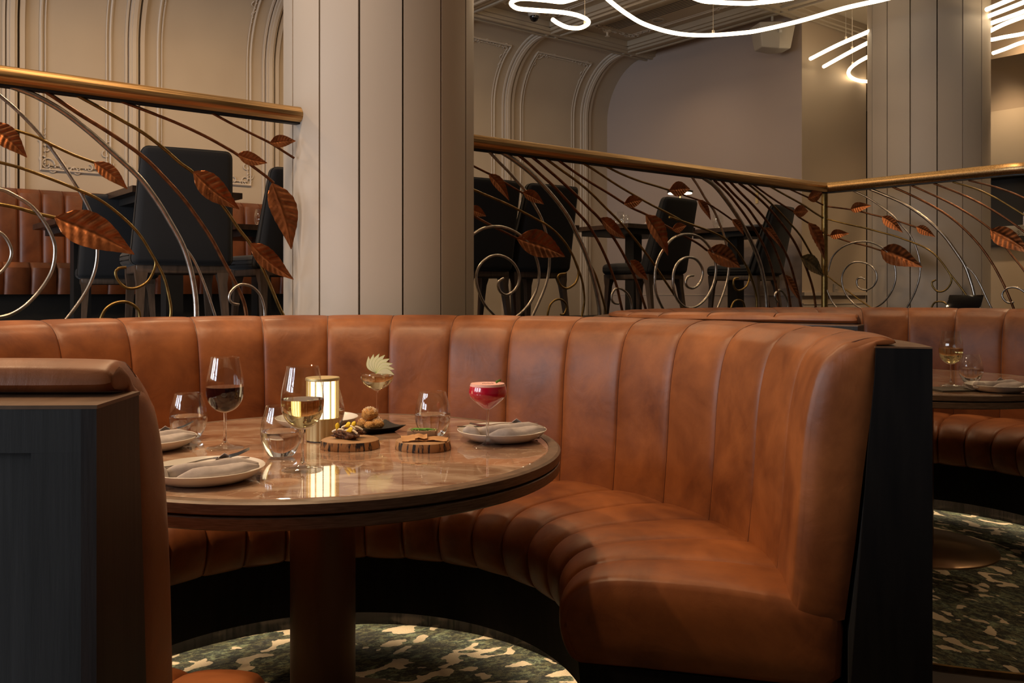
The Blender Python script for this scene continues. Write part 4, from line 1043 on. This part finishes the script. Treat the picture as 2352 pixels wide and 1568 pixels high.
def make_fork():
    root = empty('dinner_fork', (0, 0, 0)); tag(root, 'x', 'fork', 'steel forks')
    cen = smooth_path([(-.095, 0, .0), (-.06, 0, .003), (0, 0, .006), (.030, 0, .003), (.045, 0, .004)], 5)
    hw = lambda x: .0045 if x < -.08 else (.0032 if x < .01 else .0032+(x-.01)/.035*.0085)
    rows = [[(c.x, -hw(c.x), c.z), (c.x, hw(c.x), c.z), (c.x, hw(c.x), c.z+.0018), (c.x, -hw(c.x), c.z+.0018)] for c in cen]
    m = MB().grid(rows, cv=True); b_ = len(m.v); m.f.append((0, 1, 2, 3)); m.f.append((b_-1, b_-2, b_-3, b_-4)); m.build('handle', M['silver'], root, angle=60)
    for k in range(4):
        y = -.0098+.0065*k
        m = MB().tube([(.044, y*.95, .0048), (.060, y, .006), (.085, y, .013)], [.0014, .0013, .0007], 6); m.build('tine', M['silver'], root)
    return root
def make_knife():
    root = empty('dinner_knife', (0, 0, 0)); tag(root, 'x', 'knife', 'steel knives')
    rows = [[(x, -w_, 0), (x, w_, 0), (x, w_*.8, .003), (x, -w_*.8, .003)] for x, w_ in ((-.10, .003), (-.095, .0055), (-.05, .0048), (0, .0036))]
    m = MB().grid(rows, cv=True); m.f.append((0, 1, 2, 3)); m.build('handle', M['silver'], root, angle=60)
    rows = [[(x, -w_, .0005), (x, w2, .0005), (x, w2, .0018), (x, -w_, .0025)] for x, w_, w2 in ((0, .0036, .0036), (.012, .005, .006), (.07, .005, .008), (.098, .004, .001))]
    m = MB().grid(rows, cv=True); m.f.append((12, 13, 14, 15)); m.build('blade', M['silver'], root, angle=60)
    return root
fk = make_fork(); fk.location = PF+Vector((.000, .012, .034)); fk.rotation_euler = (R(4), R(-8), R(16)); fk['label'] = 'steel fork lying across the napkin on the front left plate'
kn = make_knife(); kn.location = PF+Vector((-.012, .000, .033)); kn.rotation_euler = (R(4), R(-5), R(12)); kn['label'] = 'steel knife beside the fork on the front left plate'
c = dup(fk, PL+Vector((.025, .010, .033)), R(25), 'steel fork tilted up on the plate cut off by the booth end'); c.rotation_euler = (0, R(-10), R(25))
c = dup(fk, PR+Vector((-.0, .010, .034)), R(176), 'steel fork with handle pointing right on the right-hand plate'); c.rotation_euler = (0, R(4), R(178))
c = dup(kn, PR+Vector((-.02, -.0, .033)), R(183), 'steel knife on the napkin of the right-hand plate')

# gold lantern lamp
lamp = empty('table_lamp', (0, 0, 0)); tag(lamp, 'ribbed gold cordless lamp with glowing slatted shade on the marble table', 'lamp')
p = onz(741, 1011, .75); lamp.location = (p.x, p.y, .7505)
MB().lathe([(0, 0), (.041, 0), (.041, .003), (0, .003)], 48).build('lamp_foot', M['gold_dark'], lamp)
rows = []; N_ = 16*8
for z in (.003, .060, .0605):
    row = []
    for i in range(N_):
        f = (i % 8)/8; r = (.0436-.0016*abs(2*f-1)**3 if z < .0602 else .030); a = 2*pi*i/N_; row.append((r*cos(a), r*sin(a), z))
    rows.append(row)
MB().grid(rows, cv=True).build('lamp_base', M['gold'], lamp, angle=50)
MB().lathe([(.0, .060), (.036, .060), (.036, .158), (0, .158)], 40).build('glowing_diffuser', M['shade'], lamp)
for i in range(13):
    a = 2*pi*i/13+.12; 
    m = Matrix.Rotation(a, 4, 'Z')
    MB().box(.0375, .0425, -.0011, .0011, .060, .160, m).build('shade_slat', M['gold'], lamp, smooth=False)
MB().lathe([(.028, .157), (.0435, .157), (.0445, .158), (.0445, .163), (.043, .165), (0, .166)], 48).build('lamp_cap', M['gold'], lamp, angle=40)
pl_ = bpy.data.lights.new('lamp_glow', 'POINT'); pl_.energy = .9; pl_.color = (1, .66, .32); pl_.shadow_soft_size = .03
po = bpy.data.objects.new('lamp_glow', pl_); COL.objects.link(po); po.location = (p.x, p.y-.09, .7505+.14)
po.location = (p.x, p.y, .7505+.115)

# wooden boards
def slab(x, y, r, seed, label):
    p = onz(x, y, .75); root = empty('wooden_board', (p.x, p.y, .7505)); tag(root, label, 'board', 'round bark-edged boards')
    rnd = random.Random(seed); ph = [rnd.uniform(0, 6) for _ in range(4)]
    def rr2(a): return r*(1+.035*sin(2*a+ph[0])+.02*sin(3*a+ph[1])+.008*sin(9*a+ph[2])+.004*sin(23*a+ph[3]))
    N_ = 90; ring = lambda k_, z: [(rr2(2*pi*i/N_)*k_*cos(2*pi*i/N_), rr2(2*pi*i/N_)*k_*.97*sin(2*pi*i/N_), z) for i in range(N_)]
    MB().grid([ring(.0, 0), ring(1.0, 0), ring(1.02, .004), ring(.975, .0205)], cv=True).build('bark_edge', M['bark'], root, angle=60)
    MB().grid([ring(.975, .0205), ring(.95, .0222), ring(.001, .0225)], cv=True).build('board_face', M['slabtop'], root, angle=60)
    return root
s1 = slab(805, 1028, .070, 3, 'round bark-edged wooden board holding charred bites with yellow petals')
s2 = slab(973, 1030, .070, 5, 'round bark-edged wooden board holding crackers and the parfait block')
# charred bites
def blob(sx, sy, sz, seed, sub=3, amp=.18):
    bm = bmesh.new(); bmesh.ops.create_icosphere(bm, subdivisions=sub, radius=1); rnd = random.Random(seed); k_ = [(rnd.uniform(2, 5), rnd.uniform(0, 6)) for _ in range(6)]
    for v in bm.verts:
        c_ = v.co; d = 1+amp*(sin(c_.x*k_[0][0]+k_[0][1])*sin(c_.y*k_[1][0]+k_[1][1])+.6*sin(c_.z*k_[2][0]*1.5+c_.x*k_[3][0])+.4*sin(c_.y*9+k_[4][1])*sin(c_.x*8))
        v.co = Vector((c_.x*sx*d, c_.y*sy*d, c_.z*sz*d))
    bm.verts.index_update(); vs = [v.co.copy() for v in bm.verts]; fs = [tuple(v.index for v in f.verts) for f in bm.faces]; bm.free(); return vs, fs
B0 = Vector((s1.location.x, s1.location.y, s1.location.z+.0225))
names = ['leftmost', 'front', 'rear', 'right']
for k_, (dx, dy, dz, L_, rz) in enumerate([(-.028, .000, .010, .020, -.15), (.000, -.016, .011, .022, -.5), (.004, .018, .014, .022, -.25), (-.008, .002, .019, .020, -.45)]):
    root = empty('charred_bite', B0+Vector((dx+.003, dy, 0)), rz); tag(root, ['leftmost charred bite on the petal-topped wooden board', 'front charred bite with cream stripe and yellow petal, nearest the board edge', 'rear charred bite with cream and petals, farthest back on the wooden board', 'middle charred bite lying on top of the others'][k_], 'food', 'charred bites with cream and petals')
    vs, fs = blob(L_, .011, .0095, 10+k_, 4, .30); rj = random.Random(k_); vs = [v*(1+rj.uniform(-.05, .07)) for v in vs]; MB().add([v+Vector((0, 0, dz)) for v in vs], fs).build('charred_body', M['char'], root)
    MB().tube(smooth_path([(-L_*1.1, 0, dz+.006), (-L_*.4, .002, dz+.012), (L_*.4, -.001, dz+.012), (L_*1.0, 0, dz+.005)], 4), [.0018]+[.003]*11+[.0022], 8).build('cream_stripe', M['cream'], root)
    for j in range(1 if k_ != 3 else 1):
        rows = []
        an = (1.35, .45, .95, .6)[k_]
        for i in range(9):
            u = i/8; wd = .0062*sin(pi*u**1.5)**.9+.0004
            c_ = Vector((-.008+.030*u*cos(an), -.008-.006*u, dz+.010+.028*u*sin(an)*.8)); s_ = Vector((-sin(an), .4, cos(an)))
            rows.append([c_+s_*wd*q_+Vector((0, -.002*(1-abs(q_)), 0)) for q_ in (-1, -.5, 0, .5, 1)])
        o = MB().grid(rows).build('petal', M['petal'], root); o.modifiers.new('s', 'SOLIDIFY').thickness = .0005
# parfait and crackers
B1 = Vector((s2.location.x, s2.location.y, s2.location.z+.0225))
pf = empty('parfait_block', B1+Vector((-.006, .026, 0)), R(-4)); tag(pf, 'flat brown parfait block topped with seeds and chopped green herbs', 'food')
MB().add(*rbox(.072, .030, .019, .001, lambda v: (v.x, v.y, v.z+.0095))).build('parfait_body', M['parfait'], pf, angle=40)
rnd = random.Random(4); g = MB(); h = MB()
for i in range(170):
    vs, fs = ico(rnd.uniform(.0008, .0015)); q_ = Vector((rnd.uniform(-.037, .037), rnd.uniform(-.0155, .0155), .0195+rnd.uniform(0, .0012)))
    (g if rnd.random() < .6 or abs(q_.x) > .028 else h).add([v+q_ for v in vs], fs)
for i in range(60):
    vs, fs = ico(rnd.uniform(.001, .0022)); h.add([v+Vector((rnd.gauss(0, .012), .0*rnd.random()+rnd.uniform(-.011, .011), .0212)) for v in vs], fs)
o = g.build('seed_topping', M['seed'], pf); o['kind'] = 'stuff'; o = h.build('herb_topping', M['mint'], pf); o['kind'] = 'stuff'
def cracker(dx, dy, dz, L_, W_, rz, tx, seed, label):
    root = empty('thin_cracker', B1+Vector((dx, dy, dz)), rz); tag(root, label, 'food', 'thin crackers'); rnd = random.Random(seed)
    NU, NV = 16, 8; rows = []
    for i in range(NU+1):
        u = i/NU-.5; row = []
        e0 = rnd.uniform(-.002, .002); e1 = rnd.uniform(-.002, .002)
        for j in range(NV+1):
            v = j/NV-.5; x = u*L_; y = v*(W_)+(e0 if j == 0 else e1 if j == NV else 0)
            row.append(Vector((x, y, .0015*sin(u*7+seed)+.001*sin(v*8)+tx*(v+.5)*W_)))
        rows.append(row)
    full = [r_2+[q_-Vector((0, 0, .0014)) for q_ in reversed(r_2)] for r_2 in rows]
    m = MB().grid(full, cv=True); n_ = len(full[0]); b_ = len(m.v); m.f.append(tuple(range(n_))); m.f.append(tuple(b_-n_+j for j in range(n_))[::-1]); m.build('cracker_sheet', M['cracker'], root, angle=60)
cracker(-.022, -.024, .0035, .060, .034, .22, .28, 1, 'thin cracker sheet leaning at the left front of the parfait board')
cracker(.030, -.018, .0030, .062, .036, -.05, .12, 2, 'thin cracker sheet lying at the right of the parfait board')
cracker(-.004, -.022, .0085, .030, .028, .10, .25, 3, 'small cracker piece overlapping the other two')
# black square plate and fritters
p = onz(862, 990, .75); q = p.copy()
bp_ = empty('black_square_plate', (q.x, q.y, .7505), R(34)); tag(bp_, 'small black square plate holding three crumbed fritters', 'plate')
def sq(s, z, n=10):
    pts = []
    for k_ in range(4):
        c0 = Vector((s, s, z)); c0.rotate(Matrix.Rotation(k_*pi/2, 3, 'Z')); c1_ = Vector((s, s, z)); c1_.rotate(Matrix.Rotation((k_+1)*pi/2, 3, 'Z'))
        for j in range(n):
            t = j/n; pt = c0.lerp(c1_, t); pt = pt*(1-.05*sin(pi*t)); pt.z = z*(1-.25*sin(pi*t)) if z > .01 else z; pts.append(pt)
    return pts
MB().grid([sq(.001, 0), sq(.040, 0), sq(.064, .020), sq(.062, .0205), sq(.040, .0035), sq(.001, .0035)], cv=True).build('plate_body', M['slate'], bp_, angle=50)
for k_, (dx, dy, dz, r2, lab) in enumerate([(-.024, .000, .020, .019, 'left golden crumbed fritter at the bottom of the pile'), (.014, -.006, .020, .019, 'right golden crumbed fritter at the bottom of the pile'), (-.008, .002, .047, .022, 'top golden crumbed fritter under grated cheese'), (-.004, -.020, .018, .015, 'front small crumbed fritter of the pile')]):
    root = empty('crumbed_fritter', (q.x+dx-.008, q.y+dy, .7505)); tag(root, lab, 'food', 'crumbed fritters on the black plate')
    vs, fs = blob(r2, r2, r2*.85, 30+k_, 4, .07); rj = random.Random(k_); vs = [v*(1+rj.uniform(-.035, .05)) for v in vs]; MB().add([v+Vector((0, 0, dz)) for v in vs], fs).build('crumb_crust', M['fritter'], root)
    if k_ == 3: continue
    sh = MB(); rnd = random.Random(k_)
    for i in range(110 if k_ == 2 else 45):
        a = rnd.uniform(0, 2*pi); t = rnd.uniform(0, 1.1); n_ = Vector((cos(a)*sin(t), sin(a)*sin(t), cos(t)*.85)); c_ = n_*r2*1.04+Vector((0, 0, dz))
        d_ = Vector((rnd.gauss(0, 1), rnd.gauss(0, 1), rnd.gauss(0, .6))).normalized()*.0032; sh.tube([c_-d_, c_, c_+d_], .0005, 4)
    o = sh.build('grated_cheese', M['shaving'], root); o['kind'] = 'stuff'
# crumbs of herb on the marble
# far right-hand table
p = onz(2193, 896, .75); mn = empty('menu_folder', (p.x, p.y, .7505), R(8)); tag(mn, 'thin dark menu folder lying on the far table at the right edge', 'menu')
MB().add(*rbox(.20, .14, .004, .001, lambda v: (v.x, v.y, v.z+.002))).build('front_cover', M['menu'], mn)
MB().add(*rbox(.195, .135, .003, .001, lambda v: (v.x, v.y, v.z+.0058))).build('inner_pages', M['menu'], mn)

# disc table lamp on the raised level
a, b, z = tabs['n']
dl = empty('disc_lamp', W(a+.30, b-.10, z)); 
p = at(1562, 445, 7.3); dl.location = (p.x, p.y, P+.80); tag(dl, 'small brass stem lamp with flat black disc shade behind the third chair', 'lamp')
hh = p.z-(P+.80)
MB().lathe([(0, 0), (.05, 0), (.05, .012), (.006, .016), (.006, hh), (0, hh)], 32).build('lamp_stem', M['gold'], dl)
MB().lathe([(0, hh+.006), (.10, hh+.006), (.108, hh+.012), (.108, hh+.022), (0, hh+.024)], 40).build('lamp_shade', M['black_gloss'], dl)
MB().lathe([(0, hh), (.098, hh), (.098, hh+.0055), (0, hh+.0055)], 40).build('glowing_disc', glow('disc_glow', (1, .85, .6), 6), dl)


# ---------------------------------------------------------------- ceiling fittings and tube lights
ZT = 3.15
def tube_light(pts, label, r=.0155, ends=True):
    q = smooth_path([onz(x, y, ZT) if y < HY else None for x, y in pts], 8)
    root = empty('tube_light', q[len(q)//2]); tag(root, label, 'lamp', 'glowing serpentine tube lights')
    MB().tube(q, r, 12).build('glowing_tube', M['tube'], root, origin=root.location)
    L_ = 0; nxt = .5; k_ = 0
    for i in range(1, len(q)):
        L_ += (q[i]-q[i-1]).length
        if L_ > nxt and k_ < 6:
            MB().tube([q[i]+Vector((0, 0, r*.8)), q[i]+Vector((0, 0, ZC-.02-ZT))], .0018, 5).build('hanging_wire', M['tubecap'], root, origin=root.location)
            MB().tube([q[i]+Vector((0, 0, r*.7)), q[i]+Vector((0, 0, r+.022))], .010, 8).build('wire_clip', M['tubecap'], root, origin=root.location)
            nxt += 1.5; k_ += 1
    return root
tube_light([(1500,-40),(1380,-22),(1310,0),(1286,4),(1250,0),(1196,-3),(1174,7),(1188,19),(1223,23),(1278,27),(1318,33),(1346,43.5),(1351,54),(1332,64),(1305,63),(1283,54),(1269.5,45)], 'glowing tube light ending in a tight curl beside the dome camera')
tube_light([(1330,-80),(1370,-30),(1398,0),(1441,33),(1484,57),(1550,76),(1618,81),(1700,76),(1748,69),(1836,48.5),(1939,19),(2028,-1),(2120,-25)], 'long glowing tube light sweeping in one wide arc across the ceiling')
tube_light([(1540,-30),(1604,-1),(1645,5),(1700,7.6),(1733,7),(1807,-2),(1880,-20)], 'glowing tube light barely dipping into the top edge above the vent')
tube_light([(1861.5,135),(1925,103),(1992,74),(2000,70)], 'upper straight glowing tube light touching the side wall left of the far column')
tube_light([(1892,153),(1944,124),(1992,99),(2000,95)], 'lower straight glowing tube light touching the side wall left of the far column')
tube_light([(2020,117),(1998,128),(1969,144),(1951,160),(1951,173.5),(1969,184),(1998,187),(2040,183)], 'glowing tube light looping out from behind the left of the far column')
tube_light([(2400,22),(2352,38),(2305,56),(2263,77),(2251,84),(2263,90),(2278,91),(2307,85),(2352,77),(2420,60)], 'glowing tube light with a hairpin bend right of the far column')
tube_light([(2281,122),(2307,113),(2337,101),(2352,96),(2420,70)], 'short rounded end of glowing tube light, lowest right of the far column')
tube_light([(2266,22),(2352,-14),(2420,-40)], 'glowing tube light uppermost right of the far column')
tube_light([(2266,39),(2352,5),(2420,-25)], 'second glowing tube light from the top, right of the far column')
tube_light([(2266,57),(2352,26),(2420,-5)], 'third glowing tube light from the top, right of the far column')

dc = empty('dome_camera', onz(1227, 28, 3.63)); dc.location.z = ZC+.05; tag(dc, 'white ceiling dome security camera with black lens bubble', 'camera')
MB().lathe([(0, 0), (.058, 0), (.060, -.01), (.055, -.055), (.046, -.068), (0, -.068)], 32).build('camera_housing', M['white_plastic'], dc, angle=40)
MB().lathe([(.042, -.066), (.040, -.085), (.028, -.105), (.012, -.115), (0, -.117)], 32).build('lens_bubble', M['black_gloss'], dc)
sp_ = empty('sprinkler', onz(1395, 80, 3.62)); sp_.location.z = ZC+.05; tag(sp_, 'small ceiling sprinkler head beside the curl of tube light', 'sprinkler')
MB().lathe([(0, 0), (.04, 0), (.038, -.01), (.012, -.014), (.010, -.05), (.022, -.052), (.022, -.056), (0, -.056)], 20).build('sprinkler_head', M['tubecap'], sp_, angle=40)
v1, v2 = ab(onz(1410, 76, ZC)), ab(onz(1640, -4, ZC))
va = (v1[0]+v2[0])/2
vt = empty('ceiling_vent', W(va, (v1[1]+v2[1])/2, ZC+.05)); tag(vt, 'long black slotted air vent in the ceiling coffer', 'vent'); org = vt.location
MB().obox(va-.10, va+.10, v2[1], v1[1], ZC+.0490, ZC+.0505).build('vent_slot', M['dark'], vt, smooth=False, origin=org)
for k_ in range(7):
    x_ = va-.10+.2*k_/6; MB().obox(x_-.006, x_+.006, v2[1]-.01, v1[1]+.01, ZC+.0465, ZC+.0488).build('vent_blade', M['ceiling'], vt, smooth=False, origin=org)
MB().obox(va-.115, va+.115, v1[1], v1[1]+.02, ZC+.042, ZC+.05).obox(va-.115, va+.115, v2[1]-.02, v2[1], ZC+.042, ZC+.05).build('vent_frame', M['ceiling'], vt, smooth=False, origin=org)
# hanging speaker
pz = onz(1774, 26, ZC); sk = empty('hanging_speaker', (pz.x, pz.y, ZC+.05), RV-R(28)); tag(sk, 'white wedge-shaped loudspeaker hanging from the ceiling by the grey wall', 'speaker')
MB().lathe([(0, 0), (.05, 0), (.05, -.012), (.012, -.014), (.012, -.14), (0, -.14)], 20).build('speaker_bracket', M['white_plastic'], sk, angle=40)
def fs_(v): t = v.z/.25+.5; return (v.x*(.80+.20*t), v.y*(.75+.25*t)-(.05*(1-abs(v.x)/.17) if v.y < 0 else 0), v.z*.84-.285-.02*(1-abs(v.x)/.17)*(v.z < 0))
MB().add(*rbox(.34, .20, .25, .012, fs_, 3, 3)).build('speaker_cabinet', M['white_plastic'], sk, angle=35)
MB().box(-.012, .012, -.155, -.14, -.28, -.256).build('speaker_badge', M['ceramic'], sk)
# recessed downlight right of far column, and rims for the added ceiling fill lights
for i, (a_, b_, p_) in enumerate(DOWN+WASH):
    d = empty('ceiling_light', W(a_, b_, ZC+.05)); tag(d, 'small round rim for an added fill light in the plaster ceiling', 'lamp', 'added ceiling fill lights')
    MB().lathe([(.045, -.001), (.060, -.001), (.060, -.008), (.045, -.008)], 24).build('added_light_rim', M['white_plastic'], d)
p = at(2270, 175, 7.9); d = empty('ceiling_light', (p.x, p.y, 2.92+.15)); 
a_, b_ = ab(Vector((p.x, p.y, 0)))

# wall fittings
sw = at(1918, 661, 7.95); 
def on_return(x, y): return onplane(x, y, W(0, .86, 0), V)
def on_end(x, y): return onplane(x, y, W(G_A, 0, 0), U)
for x, y, wd, ht, m, nm, lab, cat, f in ((1918, 661, .075, .075, 'white_plastic', 'wall_socket', 'white square wall socket low on the side wall by the corner post', 'socket', on_return),):
    p = f(x, y); a_, b_ = ab(p); root = empty(nm, p); tag(root, lab, cat)
    MB().obox(a_-wd/2, a_+wd/2, b_-.012, b_, p.z-ht/2, p.z+ht/2).build('socket_plate', M[m], root, smooth=False, origin=p)
    MB().obox(a_-wd*.2, a_+wd*.2, b_-.015, b_-.011, p.z-ht*.2, p.z+ht*.2).build('socket_inset', M['trim'], root, smooth=False, origin=p)
p = on_end(1739, 455); a_, b_ = ab(p); root = empty('brass_coat_hook', p); tag(root, 'small brass plate and hook on the grey end wall above the last chair', 'hook')
MB().obox(G_A-.008, G_A, b_-.014, b_+.014, p.z-.05, p.z+.05).build('hook_plate', M['gold'], root, smooth=False, origin=p)
MB().tube([W(G_A-.005, b_, p.z+.02), W(G_A-.04, b_, p.z+.025), W(G_A-.045, b_, p.z+.05)], .006, 8).build('hook_arm', M['gold'], root, origin=p)

# kitchen pass behind the far column
A_K = 3.0
def on_pass(x, y, a=2.65): return onplane(x, y, W(a, 0, 0), U)
p0 = on_pass(2262, 400); p1 = on_pass(2262, 541); ps = on_pass(2352, 541); bA = ab(p0)[1]+.3; bB = ab(ps)[1]-1.2
zt = p0.z; zb_ = p1.z
kp = empty('pass_cabinet', W(2.8, (bA+bB)/2, P)); tag(kp, 'black open serving niche with dark shelf right of the far column', 'cabinet'); org = kp.location
MB().obox(2.65, 3.0, bB, bA, P, zb_-.10).build('cabinet_front', M['wall_side'], kp, smooth=False, origin=org)
MB().obox(2.60, 3.0, bB, bA, zb_-.10, zb_-.02).build('cabinet_shelf', M['dark'], kp, smooth=False, origin=org)
MB().obox(2.93, 2.999, bB, bA, zb_-.02, zt-.03).build('niche_back', M['dark'], kp, smooth=False, origin=org)
MB().obox(2.70, 3.0, bB, bA, zt-.03, zt).build('cabinet_top', M['dark'], kp, smooth=False, origin=org)
def lath_thing(name, loc, prof, m, label, cat, part, group=None):
    root = empty(name, loc); tag(root, label, cat, group); MB().lathe(prof, 40).build(part, M[m], root, angle=45); return root
q = on_pass(2322, 530, 2.76); q.z = zb_-.02
lath_thing('white_bowl', q, [(0, .004), (.045, 0), (.062, .02), (.085, .10), (.082, .10), (.058, .022), (0, .012)], 'ceramic', 'white bowl on the black serving niche at the right edge', 'bowl', 'bowl_body')
q2 = on_pass(2358, 530, 2.80); 
for k_ in range(8):
    o = lath_thing('side_plate', (q2.x, q2.y, zb_-.02+.013*k_), [(0, .002), (.05, 0), (.085, .011), (.084, .013), (.05, .004), (0, .004)], 'ceramic', 'white plate %s in the stack beside the white bowl' % ['lowest', 'second from bottom', 'third from bottom', 'fourth from bottom', 'fourth from top', 'third from top', 'second from top', 'topmost'][k_], 'plate', 'plate_body', 'stacked plates in the niche')
v_ = lath_thing('blue_bottle', (q2.x, q2.y, zb_-.02+.105), [(0, 0), (.028, 0), (.030, .01), (.030, .11), (.012, .14), (.010, .30), (.012, .30), (.012, .31), (0, .31)], 'blue_print', 'blue and white patterned bottle standing over the plate stack', 'bottle', 'bottle_body')
for k_, x in enumerate((2296, 2318, 2336, 2352)):
    q3 = on_pass(x, 395, 2.80); q3.z = zt
    root = lath_thing('storage_jar', q3, [(0, 0), (.040, 0), (.042, .01), (.042, .05), (0, .05)], 'glass' if k_ % 2 else 'black_gloss', 'dark-lidded jar, %s of the row above the serving niche' % ['first from left', 'second from left', 'third from left', 'last'][k_], 'jar', 'jar_body', 'dark-lidded jars above the niche')
    MB().lathe([(0, .05), (.044, .05), (.044, .075), (0, .077)], 32).build('jar_lid', M['black_gloss'], root, angle=40)
spot('pass_downlight_beam', W(2.62, -.12, 3.12), W(3.0, -.12, 1.9), 13, WARM, 130, .9)
# dark recess seen between side wall and far column
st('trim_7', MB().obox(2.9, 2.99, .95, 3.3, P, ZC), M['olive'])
# payment terminal behind the far booth
t_ = empty('payment_terminal', at(2215, 712, 5.25)); t_.location.z = 1.0; tag(t_, 'glossy black tilted touch terminal behind the far right booth', 'terminal')
t_.rotation_euler = (0, 0, R(-15))
vs, fs = rbox(.19, .012, .13, .004); rot = Matrix.Rotation(R(-48), 3, 'X')
MB().add([rot @ v+Vector((v.z*.35, 0, .045)) for v in vs], fs).build('terminal_screen', M['black_gloss'], t_)
MB().tube([(0, .01, -.3), (0, .01, .02)], .02, 12).build('terminal_stand', M['dark'], t_)
t_.location = (at(2215, 695, 5.25).x, 5.25, at(2215, 695, 5.25).z-.045)
print('objects', len(bpy.data.objects))
